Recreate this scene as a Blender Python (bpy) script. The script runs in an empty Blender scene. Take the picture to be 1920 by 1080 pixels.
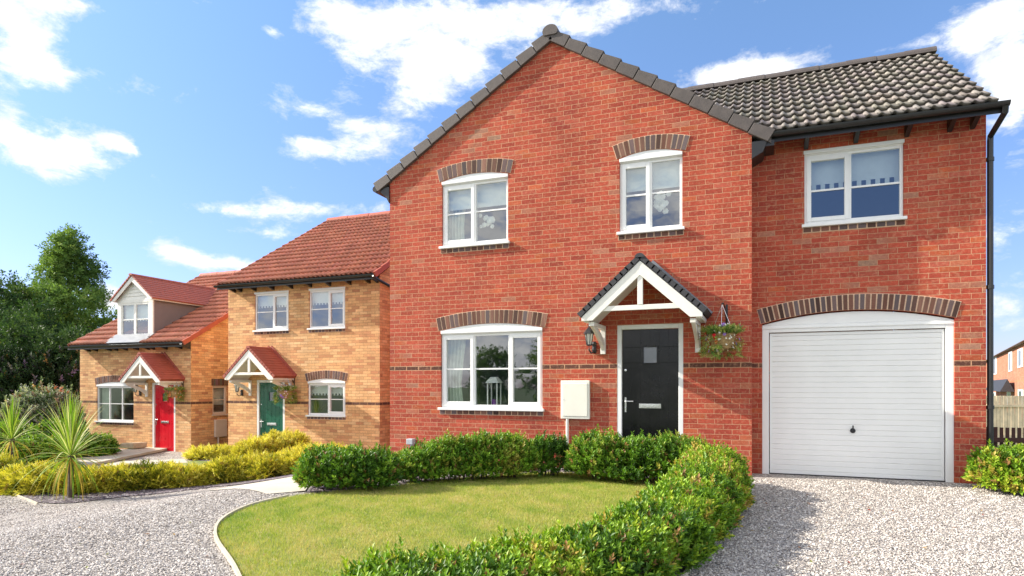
import bpy, bmesh, math, random
import numpy as np
from mathutils import Vector, Matrix
from mathutils.geometry import delaunay_2d_cdt
random.seed(7); RNG = np.random.default_rng(7)
C = bpy.context.scene.collection
SC = bpy.context.scene
R = math.radians

# ------------------------------------------------------------------ camera, sky, sun, exposure
TH, F, CX, HY, H = R(21.29), 1193.0, 960.0, 722.0, 1.32
cam = bpy.data.cameras.new('camera'); cam_o = bpy.data.objects.new('camera', cam); C.objects.link(cam_o)
cam.sensor_width = 36; cam.lens = F/1920*36; cam.shift_y = (HY-540)/1920
cam.clip_start = .05; cam.clip_end = 3000
cam_o.location = (0, 0, H); cam_o.rotation_euler = (R(90), 0, TH); SC.camera = cam_o
SUN_AZ, SUN_EL = R(79.5), R(29)       # sun stands to the left, almost in the plane of the facades
S_DIR = Vector((-math.sin(SUN_AZ)*math.cos(SUN_EL), -math.cos(SUN_AZ)*math.cos(SUN_EL), math.sin(SUN_EL)))
sl = bpy.data.lights.new('sun', 'SUN'); so = bpy.data.objects.new('sun', sl); C.objects.link(so)
sl.energy = 5.0; sl.angle = R(.53); sl.color = (1, .93, .82)
so.rotation_euler = S_DIR.to_track_quat('Z', 'Y').to_euler(); so.location = (-20, -4, 12)
SC.view_settings.view_transform = 'Standard'; SC.view_settings.look = 'None'
SC.view_settings.exposure = 1.0; SC.view_settings.gamma = 1
SKY_STRENGTH = .15

# photo-pixel helpers: where a ray through a pixel meets a vertical plane or the ground
def phi(px): return math.atan((px-CX)/F) - TH
def PX(px, Y): return Y*math.tan(phi(px))
def dep(X, Y): return -X*math.sin(TH) + Y*math.cos(TH)
def PZ(px, py, Y): return H - (py-HY)*dep(PX(px, Y), Y)/F
def sst(a, b, x):
    t = np.clip((x-a)/(b-a), 0, 1); return t*t*(3-2*t)
def g(X, Y):
    X = np.asarray(X, float); Y = np.asarray(Y, float)
    z = -.66*sst(5.2, 10.6, -X) - .10*sst(10, 17, -X)
    z = z - .9*sst(13, 24, Y)*sst(3, 9, X)
    return z
def ray(px, Z):
    a = math.atan((px-CX)/F); p = a-TH; Y = Z*math.cos(p)/math.cos(a); return Y*math.tan(p), Y
def gnd(px, py):
    Z = .8
    while Z < 120:
        X, Y = ray(px, Z)
        if H-(py-HY)*Z/F <= float(g(X, Y)): break
        Z += .01
    return X, Y
def az_el(px, py):
    v = Vector((math.cos(TH), math.sin(TH), 0))*((px-CX)/F) + Vector((-math.sin(TH), math.cos(TH), 0)) + Vector((0, 0, (HY-py)/F))
    v.normalize(); return math.atan2(v.x, v.y), math.asin(v.z)

# ------------------------------------------------------------------ node helpers
class NT:
    def __init__(s, nt): s.nt = nt; s.n = nt.nodes; s.l = nt.links
    def new(s, t, **k):
        n = s.n.new(t)
        for a, b in k.items():
            if a == 'inp':
                for i, v in b.items():
                    if isinstance(v, bpy.types.NodeSocket): s.l.new(v, n.inputs[i])
                    else: n.inputs[i].default_value = v
            else: setattr(n, a, b)
        return n
    def math(s, op, a, b=0., c=None, clamp=False):
        d = {0: a, 1: b}
        if c is not None: d[2] = c
        return s.new('ShaderNodeMath', operation=op, use_clamp=clamp, inp=d).outputs[0]
    def mix(s, f, a, b, mode='MIX'):
        n = s.new('ShaderNodeMix', data_type='RGBA', blend_type=mode)
        for k, v in ((0, f), (6, a), (7, b)):
            if isinstance(v, bpy.types.NodeSocket): s.l.new(v, n.inputs[k])
            else: n.inputs[k].default_value = (*v, 1) if k > 0 and len(v) == 3 else v
        return n.outputs[2]
    def ramp(s, f, stops, interp='LINEAR'):
        n = s.new('ShaderNodeValToRGB'); s.l.new(f, n.inputs[0]); cr = n.color_ramp; cr.interpolation = interp
        while len(cr.elements) < len(stops): cr.elements.new(.5)
        for e, (p, c) in zip(cr.elements, stops):
            e.position = p; e.color = (*c, 1) if not isinstance(c, (int, float)) else (c, c, c, 1)
        return n.outputs[0]
    def noise(s, vec, scale, detail=3, rough=.5, out=0):
        return s.new('ShaderNodeTexNoise', inp={'Vector': vec, 'Scale': scale, 'Detail': detail, 'Roughness': rough}).outputs[out]
def mat(name):
    m = bpy.data.materials.new(name); m.use_nodes = True; t = NT(m.node_tree)
    return m, t, m.node_tree.nodes['Principled BSDF']
def bump(t, bsdf, h, dist, strength=1.):
    b = t.new('ShaderNodeBump', inp={'Height': h, 'Distance': dist, 'Strength': strength}); t.l.new(b.outputs[0], bsdf.inputs['Normal'])
def plain(name, col, rough=.5, metal=0., var=.12, scale=6., bmp=0., spec=.5, coat=0.):
    m, t, b = mat(name)
    pos = t.new('ShaderNodeNewGeometry').outputs['Position']
    n = t.noise(pos, scale, 5, .6)
    f = t.ramp(n, [(.3, 0.), (.7, 1.)])
    lo = tuple(c*(1-var) for c in col); hi = tuple(min(1, c*(1+var)) for c in col)
    t.l.new(t.mix(f, lo, hi), b.inputs['Base Color'])
    r = t.math('MULTIPLY_ADD', n, .25, rough-.12, clamp=True); t.l.new(r, b.inputs['Roughness'])
    b.inputs['Metallic'].default_value = metal; b.inputs['Specular IOR Level'].default_value = spec
    b.inputs['Coat Weight'].default_value = coat; b.inputs['Coat Roughness'].default_value = .08
    if bmp: bump(t, b, t.noise(pos, scale*12, 3), bmp)
    return m
def brick(name, stops, mortar, z0=0., side=False, dark=(.12, .05, .036), grain=.55):
    """running-bond brickwork; row 21 above z0 is the dark string course"""
    m, t, b = mat(name); BW, BH = .241, .075
    pos = t.new('ShaderNodeNewGeometry').outputs['Position']
    s = t.new('ShaderNodeSeparateXYZ', inp={0: pos})
    wob = t.math('MULTIPLY_ADD', t.noise(pos, 9., 2), .007, -.0035)
    u = s.outputs[1] if side else s.outputs[0]
    u = t.math('ADD', u, 50.+(.06 if side else .02)); u = t.math('ADD', u, wob)
    v = t.math('ADD', t.math('SUBTRACT', s.outputs[2], z0-30*BH), wob)
    rowf = t.math('DIVIDE', v, BH); row = t.math('FLOOR', rowf); fv = t.math('SUBTRACT', rowf, row)
    par = t.math('MULTIPLY', t.math('FLOORED_MODULO', row, 2.), .5)
    shift = t.new('ShaderNodeTexWhiteNoise', noise_dimensions='1D', inp={'W': row}).outputs[0]
    uf = t.math('ADD', t.math('ADD', t.math('DIVIDE', u, BW), par), t.math('MULTIPLY', shift, .10))
    col = t.math('FLOOR', uf); fu = t.math('SUBTRACT', uf, col)
    # distance to the joints, in metres
    du = t.math('MULTIPLY', t.math('MINIMUM', fu, t.math('SUBTRACT', 1., fu)), BW)
    dv = t.math('MULTIPLY', t.math('MINIMUM', fv, t.math('SUBTRACT', 1., fv)), BH)
    d = t.math('MINIMUM', du, dv)
    isb = t.math('COMPARE', row, 51., .1); d = t.math('MULTIPLY', d, t.math('MULTIPLY_ADD', isb, -.5, 1.)); d = t.math('ADD', d, t.math('MULTIPLY_ADD', t.noise(pos, 60., 3), .004, -.002))
    face = t.ramp(t.math('MULTIPLY', d, 50.), [(.10, 0.), (.25, 1.)])
    cid = t.new('ShaderNodeCombineXYZ', inp={0: col, 1: row, 2: 3. if side else 1.}).outputs[0]
    wn = t.new('ShaderNodeTexWhiteNoise', noise_dimensions='3D', inp={'Vector': cid})
    patch = t.noise(pos, .8, 2)
    key = t.math('ADD', t.math('MULTIPLY', wn.outputs[0], .86), t.math('MULTIPLY_ADD', patch, .5, -.18), clamp=True)
    c = t.ramp(key, stops)
    gr = t.noise(pos, 55., 5, .7)
    blotch = t.noise(t.new('ShaderNodeVectorMath', operation='MULTIPLY', inp={0: pos, 1: (1, 1, 3)}).outputs[0], 14., 4, .65)
    val = t.math('MULTIPLY_ADD', gr, grain*1.6, 1-grain*.8)
    val = t.math('MULTIPLY', val, t.math('MULTIPLY_ADD', blotch, .5, .75))
    val = t.math('MULTIPLY', val, t.math('MULTIPLY_ADD', t.new('ShaderNodeSeparateColor', inp={0: wn.outputs[1]}).outputs[1], .24, .88))
    c = t.mix(isb, c, dark)
    c = t.mix(1., c, t.new('ShaderNodeCombineXYZ', inp={0: val, 1: val, 2: val}).outputs[0], 'MULTIPLY')
    c = t.mix(t.ramp(t.noise(pos, 22., 5, .65), [(.50, 0.), (.72, .45)]), c, mortar)
    mc = t.mix(t.noise(pos, 3., 4), tuple(x*.75 for x in mortar), mortar)
    # faint weather staining
    st = t.ramp(t.noise(t.new('ShaderNodeVectorMath', operation='MULTIPLY', inp={0: pos, 1: (1.2, 1.2, .35)}).outputs[0], 1.6, 5, .6), [(.35, .84), (.62, 1.)])
    out = t.mix(face, mc, c); out = t.mix(1., out, st, 'MULTIPLY')
    t.l.new(out, b.inputs['Base Color']); b.inputs['Roughness'].default_value = .88; b.inputs['Specular IOR Level'].default_value = .25
    hgt = t.math('ADD', t.math('MULTIPLY', face, .7), t.math('MULTIPLY', gr, .5))
    bump(t, b, hgt, .006, .8)
    return m
def tinted(name, rough=.5, trans=.3, spec=.3, var=True, bmpd=0.):
    """reads each leaf's, stone's or brick's own colour from the attribute tint"""
    m, t, b = mat(name)
    a = t.new('ShaderNodeAttribute', attribute_name='tint').outputs[0]
    t.l.new(a, b.inputs['Base Color']); b.inputs['Roughness'].default_value = rough; b.inputs['Specular IOR Level'].default_value = spec
    if bmpd:
        pos = t.new('ShaderNodeNewGeometry').outputs['Position']; bump(t, b, t.noise(pos, 70, 4, .7), bmpd)
        gr = t.math('MULTIPLY_ADD', t.noise(pos, 50, 4, .7), .8, .6)
        t.l.new(t.mix(1., a, t.new('ShaderNodeCombineXYZ', inp={0: gr, 1: gr, 2: gr}).outputs[0], 'MULTIPLY'), b.inputs['Base Color'])
    if trans:
        tr = t.new('ShaderNodeBsdfTranslucent')
        t.l.new(t.mix(1., a, (1., 1.05, .55), 'MULTIPLY'), tr.inputs[0])
        mx = t.new('ShaderNodeMixShader', inp={0: trans, 1: b.outputs[0], 2: tr.outputs[0]})
        t.l.new(mx.outputs[0], m.node_tree.nodes['Material Output'].inputs[0])
    return m

# ------------------------------------------------------------------ world: Nishita sky with clouds laid out by azimuth and elevation
W = bpy.data.worlds.new('World'); SC.world = W; W.use_nodes = True
t = NT(W.node_tree); bg = W.node_tree.nodes['Background']; bg.inputs[1].default_value = SKY_STRENGTH
sky = t.new('ShaderNodeTexSky', sky_type='NISHITA', sun_disc=False, sun_elevation=SUN_EL, sun_rotation=math.atan2(S_DIR.x, S_DIR.y),
            air_density=1.0, dust_density=.35, ozone_density=2.2, altitude=50)
vec = t.new('ShaderNodeTexCoord').outputs['Generated']
sp = t.new('ShaderNodeSeparateXYZ', inp={0: vec})
az = t.math('ARCTAN2', sp.outputs[0], sp.outputs[1]); el = t.math('ARCSINE', sp.outputs[2])
BL = [(45, 60, 85, 65, .9), (60, 135, 80, 40, .8), (140, 8, 70, 20, .9), (95, 288, 105, 42, 1.0), (10, 225, 40, 40, .8), (222, 258, 34, 22, .75), (245, 283, 22, 12, .6),
      (720, 75, 130, 80, .66), (830, 125, 110, 80, .74), (780, 190, 60, 45, .56), (870, 30, 200, 50, .56), (1130, 12, 240, 40, .52), (620, 25, 60, 40, .48),
      (730, 262, 95, 36, .86), (640, 285, 60, 20, .5), (565, 275, 34, 26, .62), (580, 205, 26, 14, .5), (1370, 145, 105, 34, 1.1), (1440, 130, 70, 22, .7),
      (1850, 60, 110, 70, 1.1), (1890, 150, 80, 75, 1.0), (1900, 270, 40, 80, .55), (340, 478, 50, 20, 1.), (435, 494, 38, 13, .85), (378, 494, 20, 10, .6),
      (440, 393, 85, 15, .72), (590, 390, 75, 15, .72), (510, 440, 60, 10, .45), (215, 565, 55, 30, .95), (715, 388, 30, 12, .5), (1890, 560, 60, 90, .5), (508, 55, 20, 14, .5), (1120, 60, 60, 30, .4)]
tot = None
for (x, y, rx, ry, a) in BL:
    A, E = az_el(x, y); A2, E1 = az_el(x+rx, y); _, E2 = az_el(x, y-ry)
    dx = t.math('DIVIDE', t.math('SUBTRACT', az, A), abs(A2-A)); dy = t.math('DIVIDE', t.math('SUBTRACT', el, E), abs(E2-E))
    d2 = t.math('ADD', t.math('MULTIPLY', dx, dx), t.math('MULTIPLY', dy, dy))
    gq = t.math('MULTIPLY', t.math('EXPONENT', t.math('MULTIPLY', d2, -.9)), a)
    tot = gq if tot is None else t.math('ADD', tot, gq)
for A, E, rr_, a in ((math.pi-az_el(1650, 360)[0], az_el(1650, 360)[1], .16, -1.6),):   # a blue gap in the cloud behind the viewer
    dx = t.math('DIVIDE', t.math('SUBTRACT', az, A), rr_*1.2); dy = t.math('DIVIDE', t.math('SUBTRACT', el, E), rr_)
    gap = t.math('MULTIPLY', t.math('EXPONENT', t.math('MULTIPLY', t.math('ADD', t.math('MULTIPLY', dx, dx), t.math('MULTIPLY', dy, dy)), -.9)), a)
back = t.math('LESS_THAN', sp.outputs[1], -.05)   # behind the camera: broken cloud everywhere, cover raised as added fill for the facades
tot = t.math('ADD', t.math('MINIMUM', tot, 1.15), t.math('MULTIPLY', back, .80)); tot = t.math('ADD', tot, gap)
st = t.new('ShaderNodeVectorMath', operation='MULTIPLY', inp={0: vec, 1: (1, 1, 1.9)}).outputs[0]
warp = t.new('ShaderNodeVectorMath', operation='ADD', inp={0: st, 1: t.new('ShaderNodeVectorMath', operation='MULTIPLY', inp={0: t.noise(st, 5., 3, .5, 1), 1: (.09, .09, .09)}).outputs[0]}).outputs[0]
n1 = t.noise(warp, 11., 13, .68)
msk = t.math('ADD', tot, t.math('MULTIPLY_ADD', n1, 2.9, -1.52))
cl = t.ramp(msk, [(.26, 0.), (.46, .22), (.70, .70), (.98, 1.)])
n2 = t.noise(warp, 15., 6, .6)
shade = t.ramp(t.math('MULTIPLY_ADD', n2, .8, t.math('MULTIPLY', msk, .25)), [(.42, .80), (.72, 1.)])
CLB = 4.6
cc = t.mix(back, (CLB*.97, CLB*.985, CLB*1.02), (CLB*1.5, CLB*1.47, CLB*1.42)); cc = t.mix(1., cc, shade, 'MULTIPLY')  # unseen rear cloud set brighter than the visible cloud, as extra facade fill
hsv = t.new('ShaderNodeHueSaturation', inp={'Saturation': 1.0, 'Value': 1.0, 'Color': t.mix(1., sky.outputs[0], t.ramp(el, [(0., (.45, .43, .63)), (.28, (.59, .63, .80)), (.62, (.78, .88, .93))]), 'MULTIPLY')})
t.l.new(t.mix(cl, hsv.outputs[0], cc), bg.inputs[0])

# ------------------------------------------------------------------ mesh helpers
def cross(a, b): return Vector(a).cross(Vector(b))
class MB:
    def __init__(s): s.v = []; s.f = []; s.t = []; s.cur = (1, 1, 1); s.mi = []; s.m = 0
    def add(s, vs, fs):
        o = len(s.v); s.v += [tuple(p) for p in vs]; s.t += [s.cur]*len(vs)
        for f in fs: s.f.append(tuple(o+i for i in f)); s.mi.append(s.m)
    def quad(s, a, b, c, d): s.add([a, b, c, d], [(0, 1, 2, 3)])
    def box(s, x0, x1, y0, y1, z0, z1):
        x0, x1 = min(x0, x1), max(x0, x1); y0, y1 = min(y0, y1), max(y0, y1); z0, z1 = min(z0, z1), max(z0, z1)
        s.add([(x0, y0, z0), (x1, y0, z0), (x1, y1, z0), (x0, y1, z0), (x0, y0, z1), (x1, y0, z1), (x1, y1, z1), (x0, y1, z1)],
              [(0, 3, 2, 1), (4, 5, 6, 7), (0, 1, 5, 4), (1, 2, 6, 5), (2, 3, 7, 6), (3, 0, 4, 7)])
    def prism(s, poly, dirv):
        """closed prism: planar outline (3D points) swept along dirv"""
        n = len(poly); d = Vector(dirv); a = [Vector(p) for p in poly]; b = [p+d for p in a]
        s.add(a+b, [tuple(range(n-1, -1, -1)), tuple(range(n, 2*n))]+[(i, (i+1) % n, n+(i+1) % n, n+i) for i in range(n)])
    def bar(s, p, q, w, h, up=(0, 0, 1)):
        p, q = Vector(p), Vector(q); d = (q-p).normalized(); sd = d.cross(Vector(up)).normalized(); u = sd.cross(d)
        c = [sd*(w/2*a)+u*(h/2*b) for a, b in ((-1, -1), (1, -1), (1, 1), (-1, 1))]
        s.prism([p+k for k in c], q-p)
    def tube(s, pts, r, n=8, cap=True):
        pts = [Vector(p) for p in pts]; rs = r if isinstance(r, (list, tuple)) else [r]*len(pts); o = len(s.v); vs = []
        up = Vector((0, 0, 1)) if abs((pts[-1]-pts[0]).normalized().z) < .9 else Vector((1, 0, 0))
        for i, p in enumerate(pts):
            d = (pts[min(i+1, len(pts)-1)]-pts[max(i-1, 0)]).normalized(); a = d.cross(up).normalized(); b = a.cross(d)
            vs += [p+(a*math.cos(2*math.pi*k/n)+b*math.sin(2*math.pi*k/n))*rs[i] for k in range(n)]
        fs = [(i*n+k, i*n+(k+1) % n, (i+1)*n+(k+1) % n, (i+1)*n+k) for i in range(len(pts)-1) for k in range(n)]
        if cap: fs += [tuple(range(n-1, -1, -1)), tuple((len(pts)-1)*n+k for k in range(n))]
        s.add(vs, fs)
    def lathe(s, c, prof, n=12, ax='z'):
        vs = []
        for r, h in prof:
            for k in range(n):
                a = 2*math.pi*k/n; x, y = r*math.cos(a), r*math.sin(a)
                vs.append((c[0]+x, c[1]+y, c[2]+h) if ax == 'z' else (c[0]+x, c[1]+h, c[2]+y))
        s.add(vs, [(i*n+k, i*n+(k+1) % n, (i+1)*n+(k+1) % n, (i+1)*n+k) for i in range(len(prof)-1) for k in range(n)])
ORG = {}
def org(p):
    return ORG.get(p.name, Vector((0, 0, 0))) if p else Vector((0, 0, 0))
def obj(name, mb, m, parent=None, origin=None, smooth=False, bev=0., label=None):
    o0 = org(parent) if parent else Vector(origin or (0, 0, 0))
    me = bpy.data.meshes.new(name)
    me.from_pydata([(a-o0[0], b-o0[1], c-o0[2]) for a, b, c in mb.v], [], mb.f)
    for mm in (m if isinstance(m, (list, tuple)) else [m]): me.materials.append(mm)
    if len(me.materials) > 1: me.polygons.foreach_set('material_index', mb.mi)
    at = me.color_attributes.new('tint', 'FLOAT_COLOR', 'POINT')
    at.data.foreach_set('color', np.array([(*c, 1) for c in mb.t], 'f').ravel())
    bm = bmesh.new(); bm.from_mesh(me); bmesh.ops.recalc_face_normals(bm, faces=bm.faces); bm.to_mesh(me); bm.free()
    if smooth: me.polygons.foreach_set('use_smooth', [True]*len(me.polygons))
    o = bpy.data.objects.new(name, me); C.objects.link(o)
    if parent: o.parent = parent
    else: o.location = o0
    ORG[o.name] = o0
    if bev:
        b = o.modifiers.new('bevel', 'BEVEL'); b.width = bev; b.segments = 2; b.limit_method = 'ANGLE'; b.angle_limit = R(40)
    if label: o['label'] = label
    return o
def fast(name, V, Fc, m, tint=None, parent=None, origin=None, smooth=False):
    """big mesh straight from numpy arrays"""
    o0 = org(parent) if parent else Vector(origin or (0, 0, 0))
    V = np.asarray(V, 'f')-np.array(o0, 'f'); k = Fc.shape[1]
    me = bpy.data.meshes.new(name); me.vertices.add(len(V)); me.vertices.foreach_set('co', V.ravel())
    me.loops.add(Fc.size); me.loops.foreach_set('vertex_index', Fc.astype('i').ravel())
    me.polygons.add(len(Fc)); me.polygons.foreach_set('loop_start', np.arange(0, Fc.size, k, dtype='i'))
    me.update(calc_edges=True)
    if tint is not None:
        at = me.color_attributes.new('tint', 'FLOAT_COLOR', 'POINT')
        at.data.foreach_set('color', np.concatenate([tint, np.ones((len(tint), 1))], 1).astype('f').ravel())
    me.materials.append(m)
    me.polygons.foreach_set('use_smooth', [smooth]*len(Fc))
    o = bpy.data.objects.new(name, me); C.objects.link(o)
    if parent: o.parent = parent
    else: o.location = o0
    ORG[o.name] = o0
    return o
def tag(o, label=None, cat=None, group=None, kind=None):
    for k, v in (('label', label), ('category', cat), ('group', group), ('kind', kind)):
        if v: o[k] = v
    return o
def thing(name, loc, label, cat, group=None):
    e = bpy.data.objects.new(name, None); C.objects.link(e); e.location = loc; e.empty_display_size = .3
    ORG[e.name] = Vector(loc); return tag(e, label, cat, group)
def pip(p, poly):
    x, y = p; c = False; j = len(poly)-1
    for i in range(len(poly)):
        xi, yi = poly[i]; xj, yj = poly[j]
        if (yi > y) != (yj > y) and x < (xj-xi)*(y-yi)/(yj-yi)+xi: c = not c
        j = i
    return c
def cdt(outer, holes=(), extra=()):
    pts = [Vector(p) for p in outer]; edges = [(i, (i+1) % len(outer)) for i in range(len(outer))]
    for h in holes:
        o = len(pts); pts += [Vector(p) for p in h]; edges += [(o+i, o+(i+1) % len(h)) for i in range(len(h))]
    pts += [Vector(p) for p in extra]
    v, e, f, *_ = delaunay_2d_cdt(pts, edges, [], 0, 1e-5)
    out = []
    for t3 in f:
        c = (sum(v[i][0] for i in t3)/len(t3), sum(v[i][1] for i in t3)/len(t3))
        if pip(c, outer) and not any(pip(c, h) for h in holes): out.append(tuple(t3))
    return v, out
def smooth_loop(pts, n=8, closed=True):
    """Catmull-Rom through 2D points"""
    out = []; m = len(pts); rng = range(m) if closed else range(m-1)
    for i in rng:
        p = [np.array(pts[(i+k) % m] if closed else pts[min(max(i+k, 0), m-1)], float) for k in (-1, 0, 1, 2)]
        for j in range(n):
            u = j/n; out.append(tuple(.5*((2*p[1])+(-p[0]+p[2])*u+(2*p[0]-5*p[1]+4*p[2]-p[3])*u*u+(-p[0]+3*p[1]-3*p[2]+p[3])*u**3)))
    if not closed: out.append(tuple(pts[-1]))
    return out
def sheet(name, outline, m, dz, step=.5, label=None, kind='structure', lump=0.):
    xs = [p[0] for p in outline]; ys = [p[1] for p in outline]; ex = []
    x = min(xs)
    while x < max(xs):
        y = min(ys)
        while y < max(ys):
            if pip((x, y), outline): ex.append((x+.001, y+.001))
            y += step
        x += step
    dense = []
    for i in range(len(outline)):
        a, b = outline[i], outline[(i+1) % len(outline)]; L = math.dist(a, b); n = max(1, int(L/step))
        dense += [(a[0]+(b[0]-a[0])*k/n, a[1]+(b[1]-a[1])*k/n) for k in range(n)]
    v, f = cdt(dense, (), ex); mb = MB()
    mb.add([(p[0], p[1], float(g(p[0], p[1]))+dz+(lump*math.sin(p[0]*3.1)*math.sin(p[1]*2.7))) for p in v], f)
    o = obj(name, mb, m, smooth=True)
    return tag(o, label, kind=kind)

# ------------------------------------------------------------------ materials
RED = [(0, (.34, .055, .037)), (.25, (.41, .070, .040)), (.60, (.445, .080, .044)), (.78, (.43, .095, .060)), (.86, (.48, .100, .040)), (.94, (.41, .155, .10)), (1, (.35, .20, .135))]
YEL = [(0, (.50, .22, .12)), (.2, (.63, .31, .145)), (.42, (.75, .42, .19)), (.75, (.80, .47, .22)), (1, (.84, .54, .28))]
m_red = brick('red_brick_front', RED, (.64, .36, .21))
m_red_s = brick('red_brick_side', RED, (.64, .36, .21), side=True)
ZM, ZL = -.783, -.85
m_ym = brick('buff_brick_front', YEL, (.44, .24, .11), z0=ZM, dark=(.12, .06, .045))
m_ym_s = brick('buff_brick_side', YEL, (.44, .24, .11), z0=ZM, side=True, dark=(.12, .06, .045))
m_yl = brick('buff_brick_front_far', YEL, (.44, .24, .11), z0=ZL, dark=(.12, .06, .045))
m_yl_s = brick('buff_brick_side_far', YEL, (.44, .24, .11), z0=ZL, side=True, dark=(.12, .06, .045))
m_arch = tinted('soldier_bricks', .85, 0, .25, bmpd=.003)
m_upvc = plain('white_upvc', (.82, .82, .80), .32, var=.03, spec=.5)
m_paint = plain('white_painted_timber', (.80, .78, .72), .5, var=.05)
m_gar = plain('white_painted_steel', (.84, .84, .81), .42, var=.03, scale=2.)
m_black = plain('black_plastic', (.018, .018, .018), .35)
m_iron = plain('black_iron', (.02, .02, .022), .38)
m_doorb = plain('black_gloss_door', (.006, .006, .007), .24, var=.3, scale=4., spec=.35, coat=.12)
m_doorg = plain('green_gloss_door', (.004, .10, .055), .28, var=.1, spec=.5, coat=.3)
m_doorr = plain('red_gloss_door', (.62, .004, .018), .3, var=.08, spec=.4, coat=.2)
m_chrome = plain('brushed_steel', (.72, .72, .72), .25, metal=.9, var=.05)
m_grey = plain('grey_plastic', (.42, .45, .47), .5)
m_lead = plain('lead_flashing', (.20, .21, .23), .55, metal=.3)
m_cheek = plain('grey_dormer_cladding', (.20, .17, .165), .7, var=.06)
m_cream = plain('cream_plastic', (.80, .78, .68), .42, var=.03)
m_beige = plain('beige_plastic', (.62, .52, .42), .5, var=.05)
m_blind = plain('blind_fabric', (.72, .74, .70), .8, var=.06)
m_curt = plain('curtain_fabric', (.55, .60, .50), .85, var=.15)
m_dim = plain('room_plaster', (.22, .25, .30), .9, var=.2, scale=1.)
m_flower = plain('white_petals', (.80, .80, .74), .6, var=.1, scale=30)
m_slab = plain('concrete_paving', (.47, .43, .355), .85, var=.12, scale=2.5, bmp=.004)
m_kerb = plain('edging_strip', (.50, .45, .34), .85, var=.15, bmp=.003)
m_soil = plain('bare_soil', (.10, .075, .055), .95, var=.3, scale=8., bmp=.02)
m_stone = plain('sandstone_block', (.52, .40, .26), .9, var=.2, scale=6., bmp=.008)
m_wood = plain('grey_fence_timber', (.30, .26, .21), .85, var=.25, scale=5.)
m_pine = plain('pale_fence_timber', (.80, .64, .42), .8, var=.2, scale=4.)
m_pick = plain('dark_stained_timber', (.075, .03, .022), .7, var=.2)
m_bark = plain('bark', (.16, .12, .09), .95, var=.4, scale=20., bmp=.02)
m_wicker = plain('woven_willow', (.42, .28, .12), .8, var=.4, scale=40., bmp=.006)
m_lantglass = plain('lamp_glass', (.55, .56, .52), .12, var=.1, spec=.8)
m_candle = plain('purple_candle', (.25, .05, .35), .5)

def tile_mat(name, base, var, rough=.6, pitch=.15, course=.34):
    m, t, b = mat(name)
    pos = t.new('ShaderNodeNewGeometry').outputs['Position']
    a = t.new('ShaderNodeAttribute', attribute_name='tint').outputs[0]
    n = t.math('MULTIPLY_ADD', t.noise(pos, 3., 6, .65), .7, .65)
    n2 = t.math('MULTIPLY_ADD', t.noise(pos, 45., 3, .6), .5, .75)
    k = t.math('MULTIPLY', n, n2)
    c = t.mix(1., a, t.new('ShaderNodeCombineXYZ', inp={0: k, 1: k, 2: k}).outputs[0], 'MULTIPLY')
    c = t.mix(1., c, base, 'MULTIPLY')
    t.l.new(c, b.inputs['Base Color']); b.inputs['Roughness'].default_value = rough; b.inputs['Specular IOR Level'].default_value = .4
    bump(t, b, t.noise(pos, 120., 3), .002)
    return m
m_tdark = tile_mat('dark_concrete_pantile', (.225, .198, .175), .2, .5)
m_tred = tile_mat('terracotta_pantile', (.52, .19, .115), .2, .55)
m_verge = plain('dark_verge_tile', (.098, .080, .072), .6, var=.18, scale=8., bmp=.003)
m_vred = plain('terracotta_verge', (.42, .10, .055), .65, var=.15, scale=8., bmp=.003)
m_rred = plain('terracotta_canopy_tile', (.36, .085, .055), .6, var=.15)
m_rblk = plain('black_canopy_tile', (.035, .035, .04), .6, var=.25, scale=10., bmp=.004)

def glass_mat(name, tint, refl, rough=.0):
    m, t, b = mat(name); m.node_tree.nodes.remove(b)
    pos = t.new('ShaderNodeNewGeometry').outputs['Position']
    bp = t.new('ShaderNodeBump', inp={'Height': t.noise(pos, 1.7, 2), 'Distance': .003, 'Strength': .5})
    fr = t.new('ShaderNodeLayerWeight', inp={0: .5}); f = t.math('ADD', t.math('MULTIPLY', t.math('POWER', fr.outputs[1], 5.), .85), refl+.09, clamp=True)
    gl = t.new('ShaderNodeBsdfGlossy', inp={'Color': (.92, .95, 1, 1), 'Roughness': rough}); t.l.new(bp.outputs[0], gl.inputs['Normal'])
    tr = t.new('ShaderNodeBsdfTransparent', inp={0: (*tint, 1)})
    mx = t.new('ShaderNodeMixShader', inp={0: f, 1: tr.outputs[0], 2: gl.outputs[0]})
    t.l.new(mx.outputs[0], m.node_tree.nodes['Material Output'].inputs[0]); return m
m_glass = glass_mat('window_glass', (.80, .86, .86), .10)

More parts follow.
